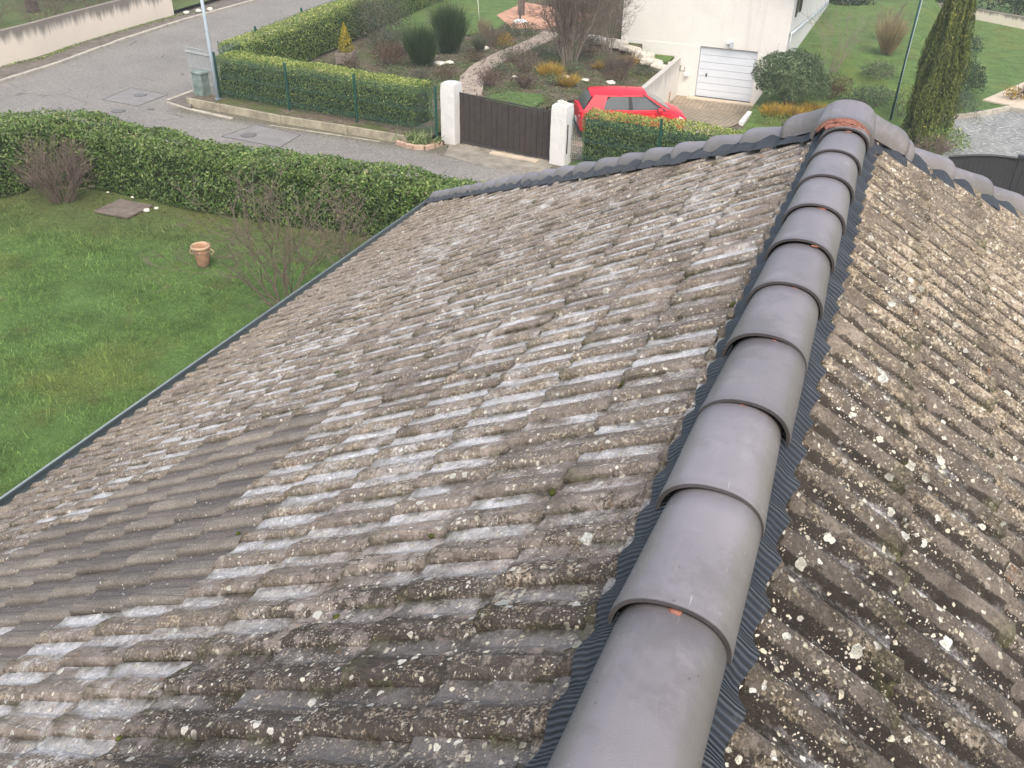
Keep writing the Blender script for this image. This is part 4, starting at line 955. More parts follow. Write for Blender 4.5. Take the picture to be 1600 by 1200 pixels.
# ================================================================== NEIGHBOURS' HOUSE
nh = thing('neighbour_house', 'white rendered house with basement garage and sectional door at the foot of the drive', 'house', (-8.0, 39.2, -2.0))
FX0, FX1, FYD = -11.2, -4.15, 56.0
def nb(*boxes): 
    b = MB()
    for (x0, x1, y0, y1, z0, z1) in boxes: b.box(((x0+x1)/2+8, (y0+y1)/2-39.2, (z0+z1)/2+2), (x1-x0, y1-y0, z1-z0))
    return b
nb((FX0, FX1, 39.2, 39.5, .13, 3.3), (FX1-.3, FX1, 39.5, FYD, -.45, 3.3), (FX0, FX0+.3, 39.5, FYD, -1, 3.3), (FX0+.3, FX1-.3, FYD-.3, FYD, -1, 3.3)).build('wall', M['white'], nh)
nb((FX0+.01, -7.68, 39.185, 39.5, -2.2, .13), (-5.26, FX1-.005, 39.185, 39.5, -2.2, .13), (-7.68, -5.26, 39.42, 39.5, -2.2, .13)).build('plinth', M['plinth'], nh)
nb((FX1-.31, FX1-.0, 39.5, FYD-.01, -2.2, -.452)).build('plinth', M['plinth'], nh)
gd = nb((-7.68, -5.26, 39.34, 39.40, .06, .128)).build('garage_door', M['plinth'], nh)
for i in range(7):
    z0 = -1.96+i*.289; nb((-7.665, -5.275, 39.32, 39.36, z0+.006, z0+.283)).build('panel', M['garage'], gd)
nb((-7.67, -5.27, 39.325, 39.355, -2.0, -1.955)).build('bottom_seal', M['darkmetal'], gd)
nb((-7.33, -7.27, 39.29, 39.32, -1.12, -.98)).build('handle', M['darkmetal'], gd)
b = nb((-6.43, -6.31, 39.04, 39.2, .20, .42)); b.build('wall_spotlight', M['pole'], nh); nb((-6.58, -6.44, 39.06, 39.2, .34, .40)).build('wall_bracket', M['whiteplastic'], nh)
b = MB(); b.tube([(-.42, -.02, 1.26), (-.42, -.12, 1.24), (-.42, -.12, 1.06), (-.22, -.12, 1.06), (-.22, -.12, 1.24)], .018, 6); b.build('hose_hook', M['darkmetal'], nh)
MB().lathe([(.02, .82), (.09, .86), (.11, .94), (.07, 1.02), (.02, 1.03)], 14, (-.12, -.13, 0)).build('wall_lamp', M['whiteplastic'], nh, True)
for y0, y1 in ((40.15, 40.5), (41.5, 41.85)): nb((FX1, FX1+.05, y0, y1, 1.42, 2.7)).build('shutter', M['shutter'], nh)
nb((FX1-.02, FX1+.012, 40.5, 41.5, 1.45, 2.7)).build('window', M['glass'], nh)
w0 = np.array([FX1+.10+8, .02, 2.95]); w1 = np.array([FX1+.10+8, 15.2, 1.95])
MB().tube([w0, w1], .055, 8).build('drainpipe', M['pipe'], nh, True); MB().tube([w0, (w0[0]-.03, .0, 1.9)], .03, 6).build('drainpipe', M['wiregrey'], nh, True)
b = MB(); xm = (FX0+FX1)/2
for sx in (-1, 1):
    e = xm+sx*4.2; V = [(xm+8, -.6, 5.35+.0), (xm+8, FYD-38.6, 5.35), (e+8, FYD-38.6, 4.95), (e+8, -.6, 4.95)]; V += [(v[0], v[1], v[2]-.16) for v in V]
    V = [(v[0], v[1], v[2]+(1.15 if i % 4 in (0, 1) else 0)) for i, v in enumerate(V)]
    b.add(V, [(0, 1, 2, 3), (7, 6, 5, 4), (0, 3, 7, 4), (1, 5, 6, 2), (2, 6, 7, 3), (0, 4, 5, 1)])
b.build('roof', M['roofN'], nh)
b = MB()
for y in (39.2, FYD-.3): b.add([(FX0+8, y-39.2, 5.3), (FX1+8, y-39.2, 5.3), (xm+8, y-39.2, 6.35), (FX0+8, y-38.9, 5.3), (FX1+8, y-38.9, 5.3), (xm+8, y-38.9, 6.35)], [(0, 1, 2), (5, 4, 3), (0, 2, 5, 3), (1, 4, 5, 2)])
b.build('gable', M['white'], nh)
MB().box((-6.5, 38.98, -1.985), (2.9, .40, .05)).build('door_sill', M['slabR'])['kind'] = 'structure'

rw = thing('retaining_wall', 'low pale rendered retaining wall along the drive, running to the garage front', 'wall', (-8.6, 33.4, -2))
def wall_mesh(name, pts, th, z0s, z1s, mat, parent, step=.5):
    V = []; F = []; top = []; P = []
    for (a, za0, za1), (c, zc0, zc1) in zip(zip(pts[:-1], z0s[:-1], z1s[:-1]), zip(pts[1:], z0s[1:], z1s[1:])):
        a = np.array(a, float); c = np.array(c, float); n = max(1, int(np.linalg.norm(c-a)/step))
        for i in range(n): t = i/n; P.append((a+(c-a)*t, za0+(zc0-za0)*t, za1+(zc1-za1)*t))
    P.append((np.array(pts[-1], float), z0s[-1], z1s[-1])); k = len(P)
    for i, (p, z0, z1) in enumerate(P):
        d = P[min(i+1, k-1)][0]-P[max(i-1, 0)][0]; d = d/np.linalg.norm(d); nn = np.array([-d[1], d[0]])*th/2
        wv = .012*mnoise.noise((i*.7, 1, z0))
        for q, (s, z, tp) in enumerate(((-1, z0, 0), (-1, (z0+z1)/2, .5), (-1, z1+wv, 1), (1, z1+wv, 1), (1, (z0+z1)/2, .5), (1, z0, 0))): V.append((*(p+nn*s), z)); top.append(tp)
    for i in range(k-1): F += [(i*6+q, (i+1)*6+q, (i+1)*6+q+1, i*6+q+1) for q in range(5)]
    F += [(0, 1, 2, 3, 4, 5), tuple((k-1)*6+q for q in range(6))[::-1]]
    me = new_mesh(name, V, F, [mat], False, None, {'top': top}); bm = bmesh.new(); bm.from_mesh(me); bmesh.ops.recalc_face_normals(bm, faces=bm.faces); bm.to_mesh(me); bm.free()
    return link(name, me, parent)
wall_mesh('wall', [(0, 0), (.04, 3), (.04, 5.76)], .2, [.3, 0, -.2], [1.50, 1.56, 1.60], M['retain'], rw)
MB().box((.12, 4.35, .22), (.10, .22, .5)).build('brick_patch', M['brick'], rw)
lw = thing('low_wall', 'low white wall end between the paved drive and the yellow ground cover', 'wall', (-4.62, 34, -1.8))
wall_mesh('wall', [(0, -.9), (0, .9)], .16, [-.2, -.2], [.66, .62], M['plinth'], lw)
# earth banks closing the steps between drive and garden
def bank(xp, off, za, zb, y0, y1):
    ys = np.linspace(y0, y1, 40); V = []
    for y in ys: x = float(ip(y, xp)); V += [(x-off, y, float(za(x-off-.01, y))+.005), (x+off*.6, y, float(zb(x+.01, y))+.004)]
    F = [(2*i, 2*i+1, 2*i+3, 2*i+2) for i in range(39)]
    tag(link('bank', new_mesh('bank', V, F, [M['soil']], True)), kind='structure')
bank(XLp, .25, z_left, z_drive, 22.5, 33.4); bank(XRp, -.2, z_right, z_drive, 22.6, 39.1)

# rockery stones stepping down beside the house front
R3 = np.random.default_rng(21)
rk = [(-12.4, 38.9, .05), (-11.9, 38.6, .05), (-11.45, 38.55, .06), (-11.0, 38.4, .05), (-10.65, 38.15, -.05), (-10.3, 38.3, -.12), (-10.0, 38.0, -.22), (-9.7, 38.15, -.28), (-9.55, 37.8, -.45), (-9.25, 38.0, -.5), (-9.0, 37.6, -.62), (-8.85, 38.2, -.55)]
where = ['next to the bare tree', 'by the wall foot', 'below the plinth', 'in the middle of the row', 'near the terrace step', 'at the lower step', 'above the retaining wall', 'by the small green bed', 'at the lower end', 'beside the retaining wall top', 'nearest the retaining wall corner', 'closest to the garage front']
for i, (x, y, z) in enumerate(rk):
    s = R3.uniform(.30, .42); b = MB().box((0, 0, 0), (2*s*R3.uniform(.8, 1.1), s*R3.uniform(.8, 1.1), s*R3.uniform(.7, 1.0)), rz=R3.uniform(-.35, .1), ch=.06); b.V[0] = b.V[0]+R3.normal(size=b.V[0].shape)*.035; o = b.build('rockery_stone', M['stone'], bevel=.025); o.location = (x, y, z)
    tag(o, 'pale rockery stone stepping down along the white house, '+where[i], 'stone', 'rockery stones below the house wall')
flat('rock_bed', [(-9.9, 38.3), (-8.75, 37.9), (-8.75, 39.15), (-10.4, 39.15)], -.38, M['lawn2'], th=.6)
flat('rock_bed', [(-12.6, 38.9), (-10.2, 38.3), (-10.2, 39.15), (-12.6, 40.5)], -.02, M['soil'], th=.8)

# ================================================================== RED CAR
car = thing('parked_car', 'small red five door hatchback parked on the drive behind the clipped hedge', 'car', (-7.50, 28.20, -.60), .47)
def car_build():
    # lower body: sections along x (forward), from sill over the shoulder to the deck
    xs = [-1.78, -1.74, -1.62, -1.3, -.6, .2, .85, 1.15, 1.45, 1.65, 1.75, 1.78]
    hw = [.62, .70, .765, .80, .81, .81, .80, .785, .74, .66, .56, .46]
    zb = [.42, .30, .24, .22, .2, .2, .2, .22, .24, .26, .32, .38]
    zs = [.80, .88, .92, .93, .92, .91, .90, .865, .78, .70, .62, .55]      # shoulder
    zt_ = [.82, .92, .955, .965, .955, .945, .95, .93, .85, .765, .66, .57] # centre of deck / bonnet
    V = []; F = []; n = 13
    for x, w, b0, s0, t0 in zip(xs, hw, zb, zs, zt_):
        prof = [(-.90*w, b0), (-w, b0+.16*(s0-b0)), (-1.0*w, b0+.62*(s0-b0)), (-.965*w, s0-.04), (-.90*w, s0), (-.55*w, s0+.8*(t0-s0)), (0, t0)]
        prof = prof+[(-a, c) for a, c in prof[:-1][::-1]]; V += [(x, a, c) for a, c in prof]
    k = len(xs); F = [(i*n+j, i*n+j+1, (i+1)*n+j+1, (i+1)*n+j) for i in range(k-1) for j in range(n-1)]+[tuple(range(n)), tuple((k-1)*n+j for j in range(n))[::-1]]
    F += [(i*n+n-1, i*n, (i+1)*n, (i+1)*n+n-1) for i in range(k-1)]
    bm = MB().add(V, F)
    # greenhouse: pillars and roof in body colour
    bx = [-1.66, -1.02, -.20, -.06, .84, 1.16]; tx = [-1.30, -.86, -.22, -.12, .22, .36]; yb = [.70, .735, .745, .745, .735, .68]; yt = [.53, .565, .575, .575, .56, .52]; zbt = .91; zt2 = 1.375
    def strip(i, j, out=0.0, s=1): return [(bx[i], s*(yb[i]+out), zbt), (bx[j], s*(yb[j]+out), zbt), (tx[j], s*(yt[j]+out), zt2), (tx[i], s*(yt[i]+out), zt2)]
    def lerp(a, c, t): return tuple(a[q]+(c[q]-a[q])*t for q in range(3))
    for s in (-1, 1):
        for i, j in ((0, 1),): bm.add(strip(i, j, 0, s), [(0, 1, 2, 3)])
        q = strip(1, 4, 0, s); bm.add([q[0], q[1], lerp(q[1], q[2], .08), lerp(q[0], q[3], .08)], [(0, 1, 2, 3)]); bm.add([lerp(q[0], q[3], .90), lerp(q[1], q[2], .90), q[2], q[3]], [(0, 1, 2, 3)])
        a = strip(4, 5, .0, s); bm.add([lerp(a[0], a[1], .55), a[1], a[2], lerp(a[3], a[2], .35)], [(0, 1, 2, 3)])
    # roof, crowned, with a small spoiler lip at the rear
    gx = np.linspace(-1.42, .40, 9); V = []; m = 7
    for i, x in enumerate(gx):
        t = (x+1.42)/1.82; w = .575-.05*abs(t-.5)*2-(.03 if i == 0 else 0)
        for y in np.linspace(-1, 1, m): V.append((x, y*w, 1.365+.115*(1-abs(y)**2.2)*(math.sin(math.pi*(.25+.6*t)))-(.03 if i == 0 else 0)+(.012 if i == 8 else 0)*0))
    F = [(i*m+j, i*m+j+1, (i+1)*m+j+1, (i+1)*m+j) for i in range(8) for j in range(m-1)]
    bm.add(V, F); V2 = [(v[0], v[1], v[2]-.035) for v in V]; bm.add(V2, [f[::-1] for f in F])
    rim = [j for j in range(m)]+[i*m+m-1 for i in range(1, 9)]+[8*m+j for j in range(m-2, -1, -1)]+[i*m for i in range(7, 0, -1)]
    bm.add([V[i] for i in rim]+[V2[i] for i in rim], [(i, (i+1) % len(rim), (i+1) % len(rim)+len(rim), i+len(rim)) for i in range(len(rim))])
    # hatch below the rear glass
    bm.add([(-1.66, -.70, .91), (-1.66, .70, .91), (-1.60, .66, .99), (-1.60, -.66, .99)], [(0, 1, 2, 3)])
    body = bm.build('body', [M['red']], car, True)
    md = body.modifiers.new('s', 'EDGE_SPLIT'); md.split_angle = R(38)
    def panel(name, pts, mat, th=.012):
        pts = [Vector(p) for p in pts]; nrm = (pts[1]-pts[0]).cross(pts[-1]-pts[0]).normalized(); c = sum(pts, Vector())/len(pts)
        if nrm.dot(c-Vector((-.3, 0, .8))) < 0: nrm = -nrm
        V = [p+nrm*.002 for p in pts]+[p-nrm*th for p in pts]; k = len(pts)
        return MB().add([tuple(v) for v in V], [tuple(range(k)), tuple(range(k, 2*k))[::-1]]+[(i, (i+1) % k, (i+1) % k+k, i+k) for i in range(k)]).build(name, mat, car)
    for s in (-1, 1):
        q = strip(1, 2, 0, s); panel('window', [lerp(q[0], q[3], .10), lerp(q[1], q[2], .10), lerp(q[1], q[2], .89), lerp(lerp(q[3], q[2], .12), lerp(q[0], q[1], .12), .11), lerp(lerp(q[0], q[3], .62), lerp(q[1], q[2], .62), -.02)], M['glass'])
        q = strip(2, 3, .002, s); panel('pillar_trim', [lerp(q[0], q[3], .08), lerp(q[1], q[2], .08), lerp(q[1], q[2], .91), lerp(q[0], q[3], .91)], M['black'])
        q = strip(3, 4, 0, s); e = strip(4, 5, 0, s); panel('window', [lerp(q[0], q[3], .10), lerp(lerp(q[1], q[2], .10), lerp(e[1], e[2], .10), .15), lerp(q[1], q[2], .87), lerp(q[0], q[3], .89)], M['glass'])
        panel('pillar_trim', [lerp(e[0], e[1], .18), lerp(e[0], e[1], .60), lerp(e[3], e[2], .42), lerp(e[3], e[2], .02)], M['black'])
        mr = MB().box((.78, s*.86, .97), (.16, .16, .13), ch=.03).build('mirror', M['red'], car, bevel=.02); MB().box((.70, s*.86, .97), (.012, .13, .10)).build('mirror_glass', M['glass'], mr)
        MB().box((.79, s*.76, .93), (.10, .08, .04)).build('arm', M['black'], mr)
        hl = lump_mesh('headlight', M['lamp'], .17, .10, .065, 2); o = link('headlight', hl, car); o.location = (1.53, s*.60, .665); o.rotation_euler = (0, .35, -s*.55)
        tl = MB().box((-1.735, s*.655, .80), (.07, .13, .22)).build('tail_light', M['taillamp'], car, bevel=.02); MB().box((-1.775, s*.655, .76), (.012, .08, .055)).build('lamp_lens', M['whiteplastic'], tl)
        for x in (-1.12, 1.13):
            w = MB().lathe([(.20, -.09), (.285, -.09), (.295, -.05), (.295, .05), (.285, .09), (.20, .09)], 24); wh = w.build('wheel', M['tyre'], car, True); wh.rotation_euler = (R(90), 0, 0); wh.location = (x, s*.72, .295)
            r_ = MB().lathe([(.03, -.085), (.19, -.075), (.20, -.06), (.2, .06), (.19, .075), (.03, .085)], 20).build('rim', M['alloy'], wh, True)
    panel('rear_window', [(-1.655, -.63, .955), (-1.655, .63, .955), (-1.385, .50, 1.345), (-1.385, -.50, 1.345)], M['glass'])
    panel('windshield', [(1.155, -.64, .935), (1.155, .64, .935), (.385, .49, 1.365), (.385, -.49, 1.365)], M['glass'])
    MB().box((-1.795, 0, .50), (.02, .50, .12)).build('number_plate', M['whiteplastic'], car); MB().box((-1.76, 0, .32), (.06, 1.25, .12)).build('bumper_trim', M['black'], car, bevel=.02)
    MB().tube([(-.15, 0, 1.455), (-.32, 0, 1.62)], .006, 5).build('aerial', M['black'], car)
car_build()

# ================================================================== PLANTS
def blob_pts(n, rad, lump=.25, fill=.45, seed=0, low=-.2):
    R_ = np.random.default_rng(seed); d = unit(R_.normal(size=(int(n*2.2), 3))); d = d[d[:, 2] > low][:n]; n = len(d)
    k = np.array([mnoise.noise((v[0]*2.1+seed, v[1]*2.1, v[2]*2.1)) for v in d]); k2 = np.array([mnoise.noise((v[0]*5+seed, v[1]*5, v[2]*5)) for v in d])
    r = (1-fill*R_.uniform(0, 1, n)**2)*(1+lump*k+lump*.5*k2); return d*r[:, None]*np.array(rad), d, np.clip(.45+.45*k2+.25*R_.normal(size=n), 0, 1), k
def leafy(name, label, cat, loc, rad, mat, n, size, seed, stems=10, lump=.25, fill=.5, zc=None, aspect=.45, stemmat='twig', group=None, jit=.8, low=-.35):
    t = thing(name, label, cat, loc, group=group); P, N, tn, _ = blob_pts(n, rad, lump, fill, seed, low); zc = rad[2]*.62 if zc is None else zc
    P = P+np.array([0, 0, zc]); P[:, 2] = np.maximum(P[:, 2], .02); me = leaves_mesh('foliage', P, N, size, mat, aspect=aspect, tint=tn, jitter=jit); link('foliage', me, t)['kind'] = 'stuff'
    R_ = np.random.default_rng(seed+50); segs = []
    for _ in range(stems):
        a = R_.uniform(0, 6.28); grow((.08*math.cos(a), .08*math.sin(a), 0), (math.cos(a)*.6*rad[0]/rad[2], math.sin(a)*.6*rad[1]/rad[2], 1), (zc+rad[2])*R_.uniform(.6, .9), .014, 1, segs, R_, .15, .05, (2, 4), .55, .6)
    link('stems', twig_mesh('stems', segs, M[stemmat]), t)['kind'] = 'stuff'; return t
def rushy(name, label, cat, loc, r, h, mat, n, seed, w=.012, lean=.28, L=.5, group=None):
    """dense upright stems, as on broom or ornamental grass"""
    R_ = np.random.default_rng(seed); t = thing(name, label, cat, loc, group=group)
    a = R_.uniform(0, 6.28, n); rr = np.sqrt(R_.uniform(0, 1, n)); z = R_.uniform(0, 1, n)**.8
    lump = np.array([.75+.5*mnoise.noise((math.cos(q)*1.6+seed, math.sin(q)*1.6, 0)) for q in a])
    spread = r*lump*(.55+.45*z); P = np.stack([np.cos(a)*rr*spread, np.sin(a)*rr*spread, z*h*(1-L*.75)*(1-.25*rr**2)], 1)
    D = np.stack([np.cos(a)*rr*lean, np.sin(a)*rr*lean, np.ones(n)], 1)+.14*R_.normal(size=(n, 3))
    link('foliage', blades_mesh('foliage', P, D, h*L, w, mat, tint=np.clip(.35*z+.55*R_.uniform(0, 1, n), 0, 1)), t)['kind'] = 'stuff'
    segs = []
    for _ in range(12):
        q = R_.uniform(0, 6.28); grow((.1*r*math.cos(q), .1*r*math.sin(q), 0), (.3*math.cos(q), .3*math.sin(q), 1), h*.6, .012, 1, segs, R_, .1, .05, (1, 3), .5, .35)
    link('stems', twig_mesh('stems', segs, M['twig']), t)['kind'] = 'stuff'; return t
zl = lambda x, y: float(z_left(x, y)); zr_ = lambda x, y: float(z_right(x, y))

# our garden
bare_shrub('bare_shrub', 'greyish brown bare shrub fanning out on the lawn in front of the laurel hedge corner', 'shrub', (-17.85, 14.6, 0), M['twigred'], 3, 50, 1.36, .78, .012, 2, (3, 5), .13, .42, .25, .07, shrink=.5)
bare_shrub('bare_shrub', 'open grey bare shrub with forking twigs between the terracotta pot and our gutter', 'shrub', (-9.35, 11.9, 0), M['twig'], 8, 10, 2.3, .72, .024, 3, (3, 4), .20, .60, .14, .06, shrink=.60)
bare_shrub('bare_shrub', 'small bare twiggy shrub at the foot of the laurel hedge behind the open grey shrub', 'shrub', (-9.6, 14.3, 0), M['twig'], 18, 8, 1.2, .8, .014, 3, (2, 4), .2, .6, .1, .03, shrink=.6)
pot = thing('terracotta_pot', 'empty weathered terracotta pot with two small handles on the lawn', 'pot', (-12.38, 13.15, .0)); pot.scale = (.82, .82, .92)
MB().lathe([(.135, 0), (.15, .02), (.165, .12), (.20, .30), (.225, .44), (.20, .44), (.18, .30), (.145, .10), (.02, .06)], 28).build('body', M['terracotta'], pot, True)
MB().lathe([(.222, .425), (.247, .435), (.252, .46), (.245, .485), (.222, .492), (.205, .48), (.203, .43)], 28, cap=False).build('rim', M['terrarim'], pot, True)
for a in (R(25), R(205)):
    c, s = math.cos(a), math.sin(a); pts = [((.225+.075*math.sin(t))*c, (.225+.075*math.sin(t))*s, .33+.06*math.cos(t)) for t in np.linspace(0, math.pi, 8)]
    MB().tube(pts, .017, 8).build('handle', M['terrarim'], pot, True)
cs = thing('concrete_cover', 'flat brown concrete inspection cover lying in the lawn near the hedge', 'inspection cover', (-16.15, 14.83, 0), .02)
MB().box((0, 0, .03), (1.0, .86, .05), ch=.012).build('frame', M['slab'], cs); MB().box((-.02, 0, .058), (.66, .62, .014), ch=.004).build('lid', M['slab'], cs)
for i, (x, y, s, lb) in enumerate(((-15.58, 14.98, .085, 'pale rounded stone at the right corner of the concrete cover'), (-15.47, 15.18, .06, 'smaller flat pale stone just behind the rounded one by the cover'), (-16.5, 15.5, .05, 'tiny pale stone behind the concrete cover near the hedge'), (-17.3, 15.5, .04, 'tiny pale stone in front of the laurel hedge beside the bare shrub'))):
    o = tag(link('stone', lump_mesh('stone', M['palestone'], s, s*.8, s*.55, i*2.3+9, 2)), lb, 'stone', 'stones in our lawn'); o.location = (x, y, .03)
# grass blades of our lawn
def grass(name, n, box, mat, h, w, seed, keep, zf, clump=.0):
    R_ = np.random.default_rng(seed); x = R_.uniform(box[0], box[1], n); y = R_.uniform(box[2], box[3], n); k = keep(x, y, R_); x, y = x[k], y[k]; n = len(x)
    nz = np.array([mnoise.noise((a*.9, b_*.9, 2)) for a, b_ in zip(x, y)]); hh = h*(.75+.9*np.clip(nz, -.5, 1))
    P = np.stack([x, y, zf(x, y)-.01], 1); D = np.stack([R_.normal(size=n)*.55, R_.normal(size=n)*.55, np.ones(n)], 1)
    tag(link(name, blades_mesh(name, P, D, hh, w, mat, bend=.6)), 'short uneven grass with clover growing on the lawn' if name == 'grass' else None, 'grass', kind='stuff')
def keepA(x, y, R_):
    hy = np.interp(x, [-21, -20, -18.5, -15, -12, -6], [9, 13.6, 15.2, 15.2, 15.4, 15.6]); lin = y < hy+.1
    lin &= ~((np.abs(x+16.15) < .5) & (np.abs(y-14.83) < .43)); bare = (y > hy-1.1) & (R_.uniform(size=len(x)) < .7); shrub = np.hypot(x+17.85, y-14.6) < .8
    return lin & ~bare & ~(shrub & (R_.uniform(size=len(x)) < .85))
grass('grass', 150000, (-21, -5.2, 3.5, 16), M['blade'], .075, .0085, 4, keepA, lambda x, y: 0*x)
n = 2600; R4 = np.random.default_rng(77); cx = R4.uniform(-20, -6, 40); cy = R4.uniform(5, 14.8, 40); ii = R4.integers(0, 40, n); x = cx[ii]+.35*R4.normal(size=n); y = cy[ii]+.35*R4.normal(size=n)
tag(link('long_grass', blades_mesh('long_grass', np.stack([x, y, 0*x], 1), np.stack([R4.normal(size=n)*.6, R4.normal(size=n)*.6, np.ones(n)], 1), .16, .011, M['blade'])), kind='stuff')
def litter(name, n, fpos, mat, size, seed):
    R_ = np.random.default_rng(seed); x, y, z = fpos(R_, n); P = np.stack([x, y, z+.015], 1); N = np.tile([[0, 0, 1.]], (len(x), 1))
    tag(link(name, leaves_mesh(name, P, N, size, mat, jitter=.35, aspect=.6)), kind='stuff')
litter('fallen_leaves', 900, lambda R_, n: ((xx := R_.uniform(-20.5, -8, n)), np.interp(xx, [-20, -18.5, -12, -8], [13.8, 15.3, 15.5, 15.7])-np.abs(R_.normal(size=n))*.7, 0*xx+.02), M['brownleaf'], .055, 1)

# bed beside the gate pillar
be = tag(link('brick_edging', None), 'short curved row of pink bricks edging the iris bed by the gate pillar', 'brick edging')
bp = [(-12.75, 22.08), (-12.42, 21.98), (-12.1, 21.90), (-11.78, 21.98), (-11.62, 22.26), (-11.55, 22.58)]
for a, c in zip(bp[:-1], bp[1:]):
    d = np.subtract(c, a); MB().box(((a[0]+c[0])/2, (a[1]+c[1])/2, .08), (np.linalg.norm(d)-.03, .11, .13), rz=math.atan2(d[1], d[0])+random.gauss(0, .05), ch=.01).build('brick', M['brick'], be)
flat('planting_strip', bp+[(-11.55, 22.9), (-12.75, 22.5)], .10, M['soil'], th=.1)
R5 = np.random.default_rng(3); n = 130; x = -12.1+.28*R5.normal(size=n); y = 22.3+.12*R5.normal(size=n)
t = thing('iris_clump', 'clump of pale arching strap leaves in the brick edged bed', 'plant', (-12.1, 22.3, .1))
link('leaf', blades_mesh('leaf', np.stack([x+12.1, y-22.3, 0*x], 1), np.stack([R5.normal(size=n)*.7, R5.normal(size=n)*.7, np.ones(n)], 1), .36, .035, M['strap'], bend=.9), t)['kind'] = 'stuff'

# neighbours' front garden
rushy('broom_shrub', 'dense dark green broom with upright stems, nearer and lower of the two', 'shrub', (-16.6, 30.9, 0), .62, 1.5, M['broom'], 2600, 5, group='broom shrubs')
rushy('broom_shrub', 'dense dark green broom with upright stems, taller one behind the other', 'shrub', (-16.75, 33.5, 0), .85, 1.85, M['broom'], 3600, 6, group='broom shrubs')
leafy('grey_shrub', 'large grey green shrub leaning over the side hedge behind the potted conifer', 'shrub', (-20.4, 34.3, 0), (1.25, 1.6, 1.3), M['greyleaf'], 4200, .075, 3, 22, fill=.75)
leafy('grey_shrub', 'low silvery grey shrub right of the wooden planter', 'shrub', (-19.0, 32.6, 0), (.85, .8, .6), M['greyleaf'], 1800, .07, 4, 14, fill=.7)
leafy('brown_shrub', 'sprawling brown and dull green shrub in front of the nearer broom', 'shrub', (-17.9, 30.7, 0), (.85, .6, .55), M['brownleaf'], 1500, .065, 5, 26, fill=.85, stemmat='twigred')
leafy('green_shrub', 'loose mid green shrub behind the brown shrub, left of the brooms', 'shrub', (-18.4, 33.4, 0), (.8, .8, .55), M['roundleaf'], 1500, .07, 55, 14, fill=.8)
bare_shrub('bare_shrub', 'rust red bare shrub rising behind the taller broom', 'shrub', (-17.9, 35.4, 0), M['twigred'], 31, 26, 1.2, .45, .012, 2, (2, 4), .15, .4, .2)
bare_shrub('bare_shrub', 'pinkish brown twiggy shrub between the taller broom and the yellow shrub', 'shrub', (-15.75, 35.6, 0), M['twigred'], 32, 26, .75, .7, .009, 2, (2, 4), .18, .5, .2)
rushy('grass_clump', 'fine grey green grass clump in front of the small yellow shrub', 'grass clump', (-15.7, 34.2, 0), .42, .75, M['greyleaf'], 700, 14, w=.009)
rushy('grass_clump', 'tuft of pale straw grass on top of the bank behind the taller broom', 'grass clump', (-16.6, 36.6, 0), .35, 1.0, M['palegrass'], 260, 15, w=.010)
leafy('yellow_shrub', 'small yellow leaved shrub beside the pale stone path', 'shrub', (-15.2, 35.6, 0), (.42, .42, .38), M['yellowstem'], 620, .06, 6, 8, fill=.8)
leafy('green_shrub', 'low dark green mound beside the terracotta patio', 'shrub', (-15.6, 38.3, 0), (.9, .7, .38), M['darkleaf'], 1400, .06, 7, 8)
leafy('red_shrub', 'small dark red shrub beside the lower end of the stone path', 'shrub', (-13.05, 29.4, 0), (.5, .45, .45), M['redleaf'], 520, .05, 8, 30, fill=.9, stemmat='twigred')
leafy('red_shrub', 'purplish red low shrub above the lawn patch behind the gate', 'shrub', (-11.95, 29.9, 0), (.6, .5, .42), M['redleaf'], 420, .05, 9, 34, fill=.9, stemmat='twigred')
leafy('rose_bush', 'thorny brown rose bush with a few leaves beside the yellow ground cover', 'shrub', (-12.75, 31.9, 0), (.85, .7, .75), M['brownleaf'], 480, .055, 10, 30, fill=.9, stemmat='twig')
bare_shrub('bare_shrub', 'brown finely twigged rounded shrub above the red car', 'shrub', (-9.95, 35.0, zl(-9.95, 35)), M['twigred'], 34, 60, .80, .75, .009, 2, (2, 4), .14, .45, .3, .05)
rushy('ground_cover', 'bright yellow stemmed ground cover running down towards the rear of the car', 'ground cover', (-11.75, 31.95, zl(-11.7, 31.9)), .62, .52, M['yellowstem'], 520, 21, w=.016, lean=1.1, L=.7, group='yellow ground cover')
rushy('ground_cover', 'yellow ground cover tuft just above the roof of the car', 'ground cover', (-10.75, 31.1, zl(-10.8, 31.1)), .55, .46, M['yellowstem'], 430, 22, w=.016, lean=1.1, L=.7, group='yellow ground cover')
rushy('ground_cover', 'straw yellow trailing plant below the rockery stones', 'ground cover', (-10.25, 37.3, zl(-10.2, 37.3)), .5, .42, M['yellowstem'], 260, 23, w=.014, lean=1.2, L=.7, group='yellow ground cover')
rushy('ground_cover', 'small yellow tuft beside the brown twigged shrub above the car', 'ground cover', (-10.75, 34.9, zl(-10.7, 34.9)), .28, .4, M['yellowstem'], 150, 24, w=.014, lean=.9, L=.7, group='yellow ground cover')
